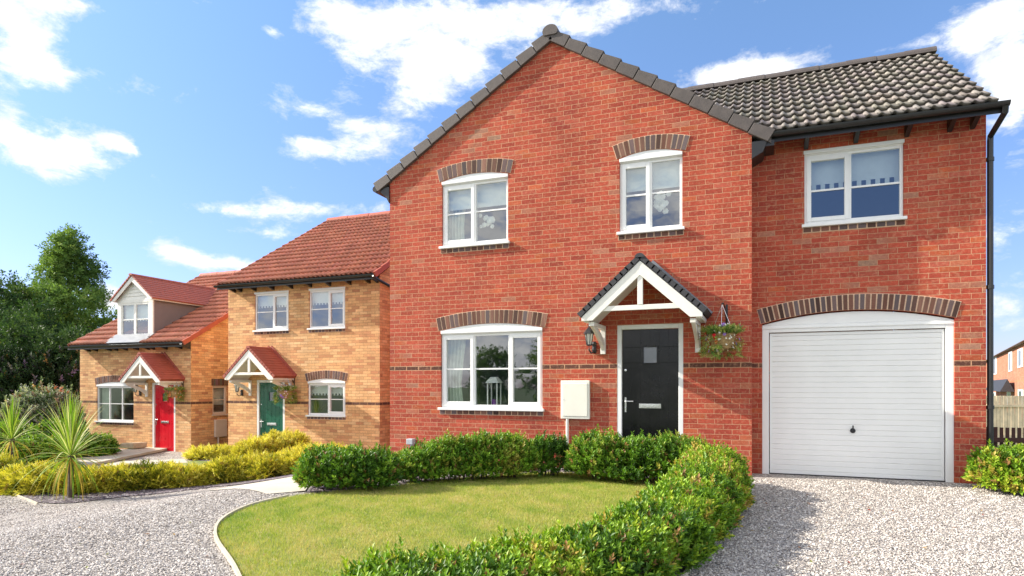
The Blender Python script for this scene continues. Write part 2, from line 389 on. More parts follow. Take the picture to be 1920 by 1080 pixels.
def ground_gravel(name, cols, scale, rough=.85, bd=.012):
    m, t, b = mat(name)
    pos = t.new('ShaderNodeNewGeometry').outputs['Position']
    w = t.new('ShaderNodeVectorMath', operation='MULTIPLY_ADD', inp={0: t.noise(pos, 30., 2, .5, 1), 1: (.012,)*3, 2: pos}).outputs[0]
    vo = t.new('ShaderNodeTexVoronoi', feature='F1', inp={'Vector': w, 'Scale': scale, 'Randomness': 1.})
    sep = t.new('ShaderNodeSeparateColor', inp={0: vo.outputs['Color']})
    c = t.ramp(sep.outputs[0], cols)
    e = t.new('ShaderNodeTexVoronoi', feature='DISTANCE_TO_EDGE', inp={'Vector': w, 'Scale': scale, 'Randomness': 1.}).outputs['Distance']
    gap = t.ramp(e, [(.0, .35), (.12, 1.)])
    big = t.math('MULTIPLY_ADD', t.noise(pos, .9, 4), .35, .82)
    c = t.mix(1., c, gap, 'MULTIPLY'); c = t.mix(1., c, t.new('ShaderNodeCombineXYZ', inp={0: big, 1: big, 2: big}).outputs[0], 'MULTIPLY')
    t.l.new(c, b.inputs['Base Color']); b.inputs['Roughness'].default_value = rough
    hh = t.math('ADD', t.math('MULTIPLY', t.math('MINIMUM', e, .3), 2.), t.math('MULTIPLY', sep.outputs[1], .9))
    bump(t, b, hh, bd, 1.); return m
GR = [(0, (.12, .10, .09)), (.14, (.30, .26, .23)), (.45, (.48, .43, .385)), (.8, (.61, .555, .50)), (1, (.78, .72, .66))]
m_gravel = ground_gravel('pale_gravel', GR, 48.)
m_slate = ground_gravel('plum_slate_chippings', [(0, (.05, .04, .045)), (.5, (.16, .12, .14)), (.85, (.28, .23, .25)), (1, (.55, .52, .5))], 26.)
m_stones = tinted('gravel_stones', .8, 0, .3)
def grass_mat(name, c1, c2, c3):
    m, t, b = mat(name)
    pos = t.new('ShaderNodeNewGeometry').outputs['Position']
    a = t.ramp(t.noise(pos, 1.3, 5, .6), [(.35, c1), (.52, c2), (.68, c3)])
    k = t.math('MULTIPLY_ADD', t.noise(pos, 60., 4, .7), 1.1, .45)
    t.l.new(t.mix(1., a, t.new('ShaderNodeCombineXYZ', inp={0: k, 1: k, 2: k}).outputs[0], 'MULTIPLY'), b.inputs['Base Color'])
    b.inputs['Roughness'].default_value = .9; bump(t, b, t.noise(pos, 90., 3), .03); return m
m_lawn = grass_mat('lawn_ground', (.16, .22, .04), (.28, .31, .07), (.40, .35, .13))
m_field = grass_mat('rough_grass', (.05, .09, .02), (.08, .12, .03), (.12, .14, .05))
m_blade = tinted('grass_blades', .6, .35, .2)
m_leaf = tinted('leaves', .48, .30, .32)
m_leafm = tinted('matt_leaves', .6, .32, .2)
m_petal = tinted('petals', .6, .2, .2)

# ------------------------------------------------------------------ ground
def grid_sheet(name, x0, x1, y0, y1, nx, ny, m, dz, tagk):
    xs = np.linspace(x0, x1, nx); ys = np.linspace(y0, y1, ny); X, Y = np.meshgrid(xs, ys)
    V = np.stack([X, Y, g(X, Y)+dz], -1).reshape(-1, 3)
    i = np.arange(nx-1); j = np.arange(ny-1); I, J = np.meshgrid(i, j); a = (J*nx+I).ravel()
    o = fast(name, V, np.stack([a, a+1, a+1+nx, a+nx], 1), m, smooth=True); return tag(o, kind=tagk)
xs = np.concatenate([np.linspace(-900, -60, 15), np.linspace(-50, 50, 101), np.linspace(60, 900, 15)])
ys = np.concatenate([np.linspace(-400, -30, 10), np.linspace(-20, 60, 81), np.linspace(75, 1500, 15)])
X_, Y_ = np.meshgrid(xs, ys); V_ = np.stack([X_, Y_, g(X_, Y_)-.012], -1).reshape(-1, 3); nx = len(xs)
I_, J_ = np.meshgrid(np.arange(nx-1), np.arange(len(ys)-1)); a_ = (J_*nx+I_).ravel()
tag(fast('ground', V_, np.stack([a_, a_+1, a_+1+nx, a_+nx], 1), m_field, smooth=True), kind='structure')
def pts(*pl): return [gnd(*p) for p in pl]
# gravel drive: everything in front of the houses
drive = [(-15.5, -1.5), (7.5, -1.5), (7.5, 10.9), (-5.9, 10.9), (-6.6, 12.2), (-9.0, 14.6), (-16.4, 14.9), (-21.0, 14.9), (-21.0, 10.5), (-15.5, 8.)]
sheet('gravel_drive', drive, m_gravel, 0.0, .6)
# front lawn
LAWN = smooth_loop(pts((470, 1130), (440, 1062), (408, 1010), (420, 978), (470, 952), (540, 934), (600, 926), (740, 912), (860, 898), (980, 889), (1100, 889), (1220, 900), (1300, 915))
                   + [ray(1290, 6.2), ray(1240, 4.9), ray(1100, 3.9), ray(900, 3.2), ray(700, 2.9), ray(560, 2.9)], 6)
sheet('lawn', LAWN, m_lawn, .010, .35)
# slate bed between lawn and house, and the slate bed under the front hedge
BED = pts((560, 935), (600, 927), (740, 913), (860, 899), (980, 890), (1100, 890), (1220, 901), (1300, 916), (1400, 914), (1398, 897)) + [(-.25, 9.6), (-6.1, 9.6), (-6.2, 8.2)]
sheet('slate_bed', BED, m_slate, .006, .5)
BED2 = [ray(1300, 7.6)] + pts((1397, 925), (1388, 952), (1352, 1000), (1315, 1040), (1280, 1085)) + [ray(1180, 3.6), ray(1000, 3.1), ray(820, 2.6), ray(640, 2.4), ray(560, 2.9), ray(700, 3.0), ray(900, 3.3), ray(1100, 4.0), ray(1235, 5.0), ray(1285, 6.2)]
sheet('planting_bed', BED2, m_slate, .016, .4)
# paths and beds of the left-hand gardens
sheet('paved_path', pts((385, 921), (470, 908), (560, 893), (640, 885), (700, 885), (640, 900), (585, 905), (572, 922), (500, 928)), m_slab, .012, .4)
sheet('garden_path', pts((-60, 884), (60, 874), (180, 867), (260, 864), (345, 861), (352, 868), (270, 872), (190, 880), (60, 888), (-60, 898)), m_slab, .012, .5)
mbp = MB(); pp = pts((326, 838.5), (285, 838), (140, 866), (60, 880), (110, 884), (180, 874), (325, 843))
mbp.prism([(x, y, float(g(x, y))+.02) for x, y in pp], (0, 0, .07)); tag(obj('door_path', mbp, m_slab), kind='structure')
sheet('small_lawn', smooth_loop(pts((262, 884), (330, 868), (385, 864), (445, 866), (470, 880), (400, 893), (320, 898)), 5), m_lawn, .010, .5)
sheet('mulch_bed', smooth_loop(pts((-40, 903), (10, 922), (60, 941), (130, 944), (230, 933), (330, 923), (400, 914), (560, 893), (640, 880), (640, 872), (480, 888), (330, 904), (160, 900), (40, 895), (-40, 890)), 5), m_slate, .014, .5)
sheet('rear_bed', smooth_loop(pts((350, 862), (420, 856), (560, 856), (700, 868), (690, 878), (560, 872), (440, 868)), 5), m_slate, .016, .6)
sheet('side_bed', smooth_loop(pts((-80, 870), (0, 880), (60, 872), (140, 858), (210, 842), (150, 838), (0, 838), (-80, 840)), 5), m_soil, .016, .8)
def edging(name, line, w=.024, h=.03):
    mb = MB(); L = smooth_loop(line, 8, False)
    for i in range(len(L)-1):
        a, b = L[i], L[i+1]; d = Vector((b[0]-a[0], b[1]-a[1])).normalized(); n = Vector((-d.y, d.x))*w/2
        mb.add([(a[0]-n.x, a[1]-n.y, float(g(*a))-.02), (a[0]+n.x, a[1]+n.y, float(g(*a))-.02), (b[0]+n.x, b[1]+n.y, float(g(*b))-.02), (b[0]-n.x, b[1]-n.y, float(g(*b))-.02),
                (a[0]-n.x, a[1]-n.y, float(g(*a))+h), (a[0]+n.x, a[1]+n.y, float(g(*a))+h), (b[0]+n.x, b[1]+n.y, float(g(*b))+h), (b[0]-n.x, b[1]-n.y, float(g(*b))+h)],
               [(4, 5, 6, 7), (0, 1, 5, 4), (1, 2, 6, 5), (2, 3, 7, 6), (3, 0, 4, 7)])
    return obj(name, mb, m_kerb)
tag(edging('lawn_edging', pts((468, 1130), (438, 1064), (404, 1008), (417, 976), (468, 950), (540, 932))), 'thin pale edging strip curving between front lawn and gravel', 'edging')
tag(edging('bed_edging', pts((1278, 1090), (1316, 1042), (1354, 1002), (1391, 952))), 'thin pale edging strip between the front hedge and the garage drive', 'edging')
tag(edging('border_edging', pts((-40, 901), (8, 921), (70, 946))), 'thin pale edging strip in front of the palm-like plant, beside gravel', 'edging')

# ------------------------------------------------------------------ house kit
def hole_pts(x0, x1, z0, z1, rise=0., n=10):
    p = [(x0, z0), (x1, z0), (x1, z1)]
    if rise:
        for i in range(1, n):
            u = 1-i/n; p.append((x0+(x1-x0)*u, z1+rise*4*u*(1-u)))
    p.append((x0, z1)); return p
def facade(mb, outer, holes, Y, depth=.12):
    v, f = cdt(outer, holes); mb.add([(p[0], Y, p[1]) for p in v], f)
    for h in holes:
        n = len(h)
        for i in range(n):
            a, b = h[i], h[(i+1) % n]; mb.quad((a[0], Y, a[1]), (b[0], Y, b[1]), (b[0], Y+depth, b[1]), (a[0], Y+depth, a[1]))
def sidewall(mb, outer, holes, X, depth):
    v, f = cdt(outer, holes); mb.add([(X, p[0], p[1]) for p in v], f)
    for h in holes:
        n = len(h)
        for i in range(n):
            a, b = h[i], h[(i+1) % n]; mb.quad((X, a[0], a[1]), (X, b[0], b[1]), (X+depth, b[0], b[1]), (X+depth, a[0], a[1]))
DK = [(.13, .065, .048), (.18, .085, .06), (.12, .09, .09), (.21, .11, .08), (.15, .10, .095), (.09, .05, .04)]
def arch(parent, Y, x0, x1, z1, rise, thick=.225, n=14, m=m_arch, mort=(.74, .52, .36)):
    """soldier-course arch springing at z1: wedge bricks standing 6 mm proud of a mortar backing"""
    mb = MB(); w = x1-x0; cx = (x0+x1)/2
    Rr = (w*w/4+rise*rise)/(2*rise) if rise > .005 else 1e3; cz = z1+rise-Rr; a0 = math.asin(min(1, (w/2)/Rr))
    def P(a, r): return (cx+r*math.sin(a), cz+r*math.cos(a))
    if rise <= .005:
        P = lambda a, r: (cx+a/a0*w/2, z1+(r-Rr))
    k = a0*(Rr/(Rr+0))
    mb.cur = mort; N = 24
    ring = [P(-k+2*k*i/N, Rr+.001) for i in range(N+1)]+[P(k-2*k*i/N, Rr+thick) for i in range(N+1)]
    mb.prism([(p[0], Y-.003, p[1]) for p in ring], (0, .09, 0))
    g_ = .019/Rr
    for i in range(n):
        a, b = -k+2*k*i/n+g_/2, -k+2*k*(i+1)/n-g_/2
        kf = random.uniform(.75, 1.3); mb.cur = tuple(c*kf for c in random.choice(DK))
        q = [P(a, Rr+.004), P(b, Rr+.004), P(b, Rr+thick-.008), P(a, Rr+thick-.008)]
        mb.prism([(p[0], Y-.011+random.uniform(-.002, .002), p[1]) for p in q], (0, .05, 0))
    return obj('brick_arch', mb, m, parent)
def sillbricks(parent, Y, x0, x1, z, h=.065):
    mb = MB(); mb.cur = (.70, .48, .32); mb.box(x0, x1, Y-.004, Y+.05, z-h-.01, z); n = max(3, round((x1-x0)/.113)); w = (x1-x0)/n
    for i in range(n):
        kf = random.uniform(.8, 1.2); mb.cur = tuple(c*kf for c in random.choice(DK)); mb.box(x0+i*w+.009, x0+(i+1)*w-.009, Y-.011, Y+.04, z-h, z-.004)
    return obj('sill_course', mb, m_arch, parent)
def window(parent, Y, x0, x1, z0, z1, lights, rise=0., nb=13, bar=.5, rec=.055, head=True, brick_sill=True, side=None, m=None):
    """lights: (a, b, sash) as fractions of the width. Frame mesh with panes, bars and sill as its own pieces"""
    m = m or m_upvc; yf, yb = Y+rec-.02, Y+rec+.045; W_ = x1-x0; mb = MB(); e = .042
    mb.box(x0, x0+e, yf, yb, z0, z1); mb.box(x1-e, x1, yf, yb, z0, z1); mb.box(x0+e, x1-e, yf, yb, z0, z0+.05); mb.box(x0+e, x1-e, yf, yb, z1-.05, z1)
    panes = []
    for i, (a, b, sash) in enumerate(lights):
        xa = x0+e if i == 0 else x0+W_*a+.018; xb = x1-e if i == len(lights)-1 else x0+W_*b-.018
        if i: mb.box(x0+W_*a-.018, x0+W_*a+.018, yf+.004, yb, z0+.05, z1-.05)
        za, zb = z0+.05, z1-.05
        if sash:
            s = .052; yy = yf-.012
            mb.box(xa-.006, xa+s, yy, yb-.004, za-.006, zb+.006); mb.box(xb-s, xb+.006, yy, yb-.004, za-.006, zb+.006)
            mb.box(xa+s, xb-s, yy, yb-.004, za-.006, za+s); mb.box(xa+s, xb-s, yy, yb-.004, zb-s, zb+.006)
            xa += s; xb -= s; za += s; zb -= s
        panes.append((xa, xb, za, zb))
    fr = obj('window', mb, m, parent, bev=.005)
    for (xa, xb, za, zb) in panes:
        p = MB(); p.quad((xa, yf+.025, za), (xb, yf+.025, za), (xb, yf+.025, zb), (xa, yf+.025, zb)); obj('pane', p, m_glass, fr)
        if bar:
            q = MB(); zc = z0+(z1-z0)*bar; q.box(xa, xb, yf+.008, yf+.020, zc-.013, zc+.013); obj('glazing_bar', q, m, fr)
    if rise:
        q = MB(); hp = hole_pts(x0+.002, x1-.002, z1+.055, z1+.055, rise-.004)[2:]
        q.prism([(a, yf-.03, b) for a, b in [(x0+.002, z1+.055)]+[(x1-.002, z1+.055)]+hp[1:-1]], (0, .05, 0))
        obj('arch_panel', q, m, fr)
    if head:
        q = MB(); q.box(x0-(.0 if rise else .01), x1+(.0 if rise else .01), yf-.045, yf+.0, z1+.001, z1+.054); q.box(x0, x1, yf-.025, yf, z1-.012, z1+.0005); obj('head_trim', q, m, fr, bev=.006)
    q = MB(); q.box(x0-.035, x1+.035, Y-.055, yb, z0-.045, z0-.001); obj('sill', q, m, fr, bev=.006)
    if brick_sill: sillbricks(parent, Y, x0-.02, x1+.02, z0-.046)
    if rise: arch(parent, Y, x0-.045, x1+.045, z1+.055-.0, rise, n=nb)
    return fr
def pantiles(x0, x1, ye, ze, yr, zr, pitch=.15, course=.34, amp=.024, lip=.028, seg=8, base=(1, 1, 1), var=.16, inset=None, skip=None):
    """pantiled slope from eaves (ye, ze) to ridge (yr, zr): real rolls and stepped courses, one tint per tile"""
    L = math.hypot(yr-ye, zr-ze); nc = max(1, round(L/course)); c = L/nc; dy, dz = (yr-ye)/L, (zr-ze)/L; ny, nz = -dz, dy
    n = max(1, round((x1-x0)/pitch)); w = (x1-x0)/n; V = []; Fc = []; T = []
    u = np.linspace(0, 1, seg+1)
    prof = np.where(u < .5, np.sin(u/.5*math.pi), -.12*np.sin((u-.5)/.5*math.pi))*amp
    for r in range(nc):
        for k in range(n):
            xm = x0+(k+.5)*w; ym = ye+dy*(r+.5)*c
            if skip and skip(xm, ym): continue
            tn = np.array(base)*random.uniform(1-var, 1+var)*np.array([1, random.uniform(.95, 1.05), random.uniform(.93, 1.07)])
            jt = random.uniform(-.003, .003)
            xx = x0+(k+u)*w; o = len(V)
            for s_, hgt in ((r*c+.055, -.02), (r*c, lip+jt), ((r+1)*c+.065, 0.0)):
                for q in range(seg+1):
                    hh = hgt+prof[q] if hgt > -.01 else prof[q]*.9-.004
                    V.append((xx[q], ye+dy*s_+ny*hh, ze+dz*s_+nz*hh)); T.append(tn)
            for a in range(2):
                for q in range(seg): i = o+a*(seg+1)+q; Fc.append((i, i+1, i+seg+2, i+seg+1))
    return np.array(V), np.array(Fc), np.array(T)
def slab(mb, x0, x1, ye, ze, yr, zr, th=.07):
    L = math.hypot(yr-ye, zr-ze); ny, nz = -(zr-ze)/L, (yr-ye)/L
    mb.prism([(x0, ye-ny*.012, ze-nz*.012), (x0, yr-ny*.012, zr-nz*.012), (x0, yr-ny*th, zr-nz*th), (x0, ye-ny*th, ze-nz*th)], (x1-x0, 0, 0))
def ridge(parent, x0, x1, Y, z, m, r=.12, seg=.45):
    mb = MB(); n = max(1, round((x1-x0)/seg)); w = (x1-x0)/n
    for i in range(n):
        rr = r+(.004 if i % 2 else -.003); a = x0+i*w; b = x0+(i+1)*w+.012
        pr = [(math.cos(math.pi*k/8), math.sin(math.pi*k/8)) for k in range(9)]
        mb.prism([(a, Y+rr*p, z-.05+rr*q) for p, q in pr], (b-a, 0, 0))
    return obj('ridge_tiles', mb, m, parent)
def gutter(parent, x0, x1, Y, z, m=m_black):
    mb = MB(); n = 8; o = []
    prof = [(.058*math.cos(math.pi+math.pi*k/n), .058*math.sin(math.pi+math.pi*k/n)) for k in range(n+1)]
    pr2 = [(a*.88, b*.88) for a, b in prof[::-1]]
    mb.prism([(x0, Y+a, z+b) for a, b in prof+pr2], (x1-x0, 0, 0))
    mb.box(x0+.01, x1-.01, Y+.06, Y+.075, z-.11, z+.03)
    return obj('gutter', mb, m, parent)
def rafter_feet(parent, xs_, Yw, Yg, z, m=m_black):
    for x in xs_:
        mb = MB(); mb.prism([(x-.028, Yw+.01, z+.06), (x-.028, Yg+.075, z+.0), (x-.028, Yg+.075, z-.07), (x-.028, Yw+.01, z-.16)], (.056, 0, 0)); obj('rafter_foot', mb, m, parent)
def door(parent, Y, xc, zb, m, handle_left=True):
    """cottage door, frame .995 wide, threshold at zb"""
    w = .4975; zt = zb+2.245; fr = MB(); y0, y1 = Y-.008, Y+.06
    fr.box(xc-w, xc-w+.07, y0, y1, zb, zt); fr.box(xc+w-.07, xc+w, y0, y1, zb, zt); fr.box(xc-w+.07, xc+w-.07, y0, y1, zt-.07, zt); fr.box(xc-w, xc+w, y0-.03, y1, zb-.03, zb)
    obj('door_frame', fr, m_upvc, parent, bev=.006)
    d = MB(); xa, xb = xc-w+.074, xc+w-.074; za, zb2 = zb+.004, zt-.074; yd = Y+.035
    sq = (xc-.10, xc+.10, zb+1.66, zb+1.90)
    n = 6; pw = (xb-xa)/n
    for i in range(n):     # six tongue-and-groove boards
        x_0, x_1 = xa+i*pw, xa+(i+1)*pw
        for (p, q) in ((za, sq[2]), (sq[2], sq[3]), (sq[3], zb2)):
            if p == sq[2]:
                if x_1 <= sq[0]+.001 or x_0 >= sq[1]-.001: d.box(x_0+.003, x_1-.003, yd, yd+.04, p, q)
                else:
                    if x_0 < sq[0]: d.box(x_0+.003, sq[0], yd, yd+.04, p, q)
                    if x_1 > sq[1]: d.box(sq[1], x_1-.003, yd, yd+.04, p, q)
            else: d.box(x_0+.003, x_1-.003, yd, yd+.04, p, q)
    d.box(xa, sq[0], yd+.006, yd+.03, sq[2], sq[3]); d.box(sq[1], xb, yd+.006, yd+.03, sq[2], sq[3]); d.box(xa, xb, yd+.006, yd+.03, za, sq[2]); d.box(xa, xb, yd+.006, yd+.03, sq[3], zb2)
    s_ = .022
    for b_ in ((sq[0]-s_, sq[1]+s_, sq[2]-s_, sq[2]), (sq[0]-s_, sq[1]+s_, sq[3], sq[3]+s_), (sq[0]-s_, sq[0], sq[2], sq[3]), (sq[1], sq[1]+s_, sq[2], sq[3])):
        d.box(b_[0], b_[1], yd-.014, yd+.03, b_[2], b_[3])
    do = obj('door', d, m, parent, bev=.003)
    p = MB(); p.quad((sq[0], yd+.012, sq[2]), (sq[1], yd+.012, sq[2]), (sq[1], yd+.012, sq[3]), (sq[0], yd+.012, sq[3])); obj('pane', p, m_frost, do)
    h = MB(); hx = xa+.05; h.box(hx-.013, hx+.013, yd-.012, yd, zb+.90, zb+1.13); h.tube([(hx, yd-.01, zb+1.07), (hx, yd-.05, zb+1.07), (hx+.02, yd-.055, zb+1.07), (hx+.13, yd-.055, zb+1.07)], .010, 8)
    h.lathe((hx, yd-.016, zb+.97), [(.001, -.006), (.011, -.004), (.011, .01)], 10, 'y'); obj('handle', h, m_chrome, do, bev=.002)
    h = MB(); h.box(xc-.165, xc+.165, yd-.012, yd+.001, zb+.965, zb+1.035); h.box(xc-.13, xc+.13, yd-.018, yd-.012, zb+.98, zb+1.02); obj('letter_plate', h, m_chrome, do, bev=.003)
    k = MB(); k.lathe((xa+.05, yd-.008, zb+1.55), [(.001, 0), (.018, .001), (.018, .01)], 12, 'y'); obj('key_escutcheon', k, m_chrome, do)
    return do
m_frost = glass_mat('obscured_glass', (.30, .33, .35), .12, .35)
def canopy(parent, Y, xc, zb, mt, hw=.84, dpt=.82, flip=False):
    za, ze = zb+3.06, zb+2.30; yf = Y-dpt; rf = MB(); nb = 11; L = math.hypot(hw, za-ze)
    for sgn in (-1, 1):           # overlapping tile courses, each a thin slab
        dx, dz = -sgn*hw/L, (za-ze)/L; nx, nz = sgn*(za-ze)/L, hw/L; ex, ez = xc+sgn*hw, ze
        for i in range(nb):
            a = L*i/nb-.012; b = L*(i+1)/nb+.01; la, lb = .084, .074
            pts_ = [(ex+dx*a+nx*la, ez+dz*a+nz*la), (ex+dx*b+nx*lb, ez+dz*b+nz*lb), (ex+dx*b+nx*(lb-.06), ez+dz*b+nz*(lb-.06)), (ex+dx*a+nx*(la-.08), ez+dz*a+nz*(la-.08))]
            rf.prism([(p, yf-.035, q) for p, q in pts_], (0, dpt+.03, 0))
    pr = [(math.cos(math.pi*k/6)*.07, math.sin(math.pi*k/6)*.06) for k in range(7)]
    rf.prism([(xc+p, yf-.045, za+.045+q) for p, q in pr], (0, dpt+.04, 0))
    cr = obj('porch_canopy', rf, mt, parent)
    fl = MB()
    for sgn in (-1, 1):
        dx, dz = -sgn*hw/L, (za-ze)/L; nx, nz = sgn*(za-ze)/L, hw/L; ex, ez = xc+sgn*hw, ze
        q = [(ex+nx*.03, ez+nz*.03), (ex+dx*(L+.06)+nx*.03, ez+dz*(L+.06)+nz*.03), (ex+dx*(L+.06)+nx*.15, ez+dz*(L+.06)+nz*.15), (ex+nx*.12, ez+nz*.12)]
        fl.prism([(p, Y-.035+.002*sgn, r_) for p, r_ in q], (0, .034, 0))
    obj('flashing', fl, mt if mt is m_rred else m_lead, cr)
    wd = MB()
    for sgn in (-1, 1):           # barge boards and soffit
        dx, dz = -sgn*hw/L, (za-ze)/L; nx, nz = sgn*(za-ze)/L, hw/L; ex, ez = xc+sgn*hw, ze
        q = [(ex, ez), (xc, za), (xc, za-.19), (ex-sgn*.20, ez-.0)] if False else [(ex, ez+.0), (xc, za), (xc, za-.20), (ex-sgn*.16, ez-.055), (ex-.0*sgn, ez-.055)]
        wd.prism([(p, yf-.022-.002*sgn, r_) for p, r_ in q], (0, .04, 0))
    obj('barge_board', wd, m_paint, cr, bev=.004)
    sf = MB()
    for sgn in (-1, 1):
        ex, ez = xc+sgn*(hw-.012), ze-.004; sf.prism([(ex, yf+.022, ez), (xc, yf+.022, za-.012), (xc, yf+.022, za-.05), (ex, yf+.022, ez-.045)], (0, dpt-.024, 0))
        sf.box(xc+sgn*(hw-.09), xc+sgn*(hw-.02), yf+.02, Y-.002, ze-.065, ze-.045)
    obj('soffit', sf, m_paint, cr)
    tb = MB(); tb.box(xc-.60, xc+.60, yf-.006, yf+.03, ze+.075, ze+.145); obj('tie_beam', tb, m_paint, cr, bev=.004)
    kp = MB(); kp.box(xc-.037, xc+.037, yf-.010, yf+.026, ze+.146, za-.15); obj('king_post', kp, m_paint, cr, bev=.004)
    for sgn in (-1, 1):
        bx = xc+sgn*(hw-.13); b = MB(); w = .038
        b.box(bx-w, bx+w, Y-.055, Y-.002, zb+1.80, ze-.066); b.box(bx-w, bx+w, yf+.05, Y-.055, ze-.125, ze-.066)
        N = 8; pts_ = [(Y-.055-(dpt-.12)*(i/N), zb+1.86+(ze-.125-zb-1.86)*(i/N)**.75) for i in range(N+1)]
        top = [(Y-.055-(dpt-.12)*(i/N)-.0, zb+1.86+.10+(ze-.125-zb-1.86-.03)*(i/N)**.62) for i in range(N+1)]
        b.prism([(bx-w*.7, p, q) for p, q in pts_]+[(bx-w*.7, p, min(q, ze-.1)) for p, q in top[::-1]], (w*1.4, 0, 0)); obj('bracket', b, m_paint, cr, bev=.004)
    return cr
def blind(parent, Y, x0, x1, zt, zbm, scallop=0, nsc=10):
    mb = MB(); n = 24
    for i in range(n):
        a = x0+(x1-x0)*i/n; b = x0+(x1-x0)*(i+1)/n; mb.box(a, b, Y, Y+.004, zbm, zt)
    if scallop:
        w = (x1-x0)/nsc
        for i in range(nsc): mb.box(x0+i*w+w*.12, x0+i*w+w*.62, Y, Y+.004, zbm-scallop, zbm-.0005)
    return obj('blind', mb, m_blind, parent)
def curtain(parent, Y, x0, x1, z0, z1, m=None, taper=0.):
    nx, nz = 40, 8; V = []; Fc = []
    for j in range(nz+1):
        v = j/nz
        for i in range(nx+1):
            u = i/nx; s = 1-taper*(1-abs(v-.35)*1.2)
            V.append((x0+(x1-x0)*u*s, Y+.03*math.sin(u*34+math.sin(v*3)), z0+(z1-z0)*v))
    for j in range(nz):
        for i in range(nx): a = j*(nx+1)+i; Fc.append((a, a+1, a+nx+2, a+nx+1))
    mb = MB(); mb.add(V, Fc); return obj('curtain', mb, m or m_curt, parent, smooth=True)
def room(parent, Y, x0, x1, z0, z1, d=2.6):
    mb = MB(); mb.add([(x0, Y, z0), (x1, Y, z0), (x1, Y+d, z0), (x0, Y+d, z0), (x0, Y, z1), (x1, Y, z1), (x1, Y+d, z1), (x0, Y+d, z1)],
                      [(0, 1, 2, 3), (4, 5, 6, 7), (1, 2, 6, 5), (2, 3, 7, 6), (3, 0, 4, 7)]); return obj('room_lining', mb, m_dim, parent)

# ------------------------------------------------------------------ red house
YG, YR = 9.77, 10.17
XL, XR, XE = PX(731, YG), PX(1409.5, YG), PX(1849, YR)
house = thing('brick_house', ((XL+XE)/2, YR, 0), 'large red brick house with dark roof, white garage door and black front door', 'house')
ap_x, ap_z, ev_z = (XL+XR)/2, 6.86, 4.93
def rect(px0, px1, pyt, pyb, Y, at=None):
    """window rectangle on plane Y; heights read at pixel column at"""
    at = at or px0; return PX(px0, Y), PX(px1, Y), PZ(at, pyb, Y), PZ(at, pyt, Y)
def midrect(px0, px1, tl, tr, bl, br, Y):
    return PX(px0, Y), PX(px1, Y), (PZ(px0, bl, Y)+PZ(px1, br, Y))/2, (PZ(px0, tl, Y)+PZ(px1, tr, Y))/2
w1 = midrect(828.5, 952.5, 346, 333, 462, 452.5, YG)
w2 = midrect(1161.5, 1279.5, 304, 291, 434.5, 427, YG)
w3 = midrect(826.5, 1017, 627, 619.5, 764.5, 765.5, YG)
DX = PX(1218, YG)
holes = [hole_pts(w[0], w[1], w[2]-.02, w[3]+.055, .08) for w in (w1, w2)]+[hole_pts(w3[0], w3[1], w3[2]-.02, w3[3]+.055, .10)]
holes.append(hole_pts(DX-.497, DX+.497, -.2, 2.243))
mb = MB()
facade(mb, [(XL, -.35), (XR, -.35), (XR, ev_z), (ap_x, ap_z), (XL, ev_z)], holes, YG)
obj('wall', mb, m_red, house)
mb = MB(); mb.quad((XR, YG, -.35), (XR, YR, -.35), (XR, YR, ev_z), (XR, YG, ev_z)); obj('side_wall', mb, m_red_s, house); mb = MB(); mb.quad((XL, YG, -.35), (XL, 16.6, -.35), (XL, 16.6, ev_z), (XL, YG, ev_z)); obj('side_wall', mb, m_red_s, house); mb = MB()
mb.add([(XE, YR, -.35), (XE, 16.4, -.35), (XE, 16.4, 4.9), (XE, 13.1, 7.1), (XE, YR, 4.95)], [(0, 1, 2, 3, 4)]); obj('side_wall', mb, m_red_s, house); mb = MB()
mb.quad((XL, 16.5, -.35), (XE, 16.5, -.35), (XE, 16.5, 4.9), (XL, 16.5, 4.9))
obj('side_wall', mb, m_red_s, house)
# garage wing front
w4 = midrect(1508, 1694.5, 290.5, 267.5, 421, 407, YR)
GX0, GX1 = PX(1429, YR), PX(1790, YR); GZ = (PZ(1429, 606.5, YR)+PZ(1790, 597, YR))/2
grise = .16
mb = MB(); facade(mb, [(XR-.3, -.35), (XE, -.35), (XE, 5.02), (XR-.3, 5.02)], [hole_pts(w4[0], w4[1], w4[2]-.02, w4[3]+.055), hole_pts(GX0, GX1, -.3, GZ, grise, 16)], YR, .14)
obj('wall', mb, m_red, house)
window(house, YG, *w1, [(0, .50, True), (.50, 1, False)], .08, 15, bar=.52)
window(house, YG, *w2, [(0, .50, True), (.50, 1, False)], .08, 14, bar=.52)
window(house, YG, *w3, [(0, .335, True), (.335, .68, False), (.68, 1, True)], .10, 24, bar=.52)
window(house, YR, *w4, [(0, .475, True), (.475, 1, False)], 0., bar=.48)
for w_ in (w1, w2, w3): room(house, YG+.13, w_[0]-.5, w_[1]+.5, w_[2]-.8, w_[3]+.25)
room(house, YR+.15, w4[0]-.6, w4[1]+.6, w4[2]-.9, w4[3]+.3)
blind(house, YG+.16, w1[0]-.02, w1[1]+.02, w1[3]+.1, PZ(890, 385, YG))
blind(house, YG+.16, w2[0]-.02, w2[1]+.02, w2[3]+.1, PZ(1220, 350, YG))
blind(house, YR+.18, w4[0]-.02, w4[1]+.02, w4[3]+.1, PZ(1600, 333, YR), .08, 11)
curtain(house, YG+.22, w3[0]-.02, w3[0]+.42, w3[2]-.1, w3[3]+.05, taper=.3)
curtain(house, YG+.22, w3[1]-.10, w3[1]+.10, w3[2]-.1, w3[3]+.05)
curtain(house, YG+.26, w1[0]-.02, w1[0]+.38, w1[2]-.1, w1[3]+.02, taper=.2)
door(house, YG+.01, DX, 0.0, m_doorb)
canopy(house, YG, DX, 0.0, m_rblk)
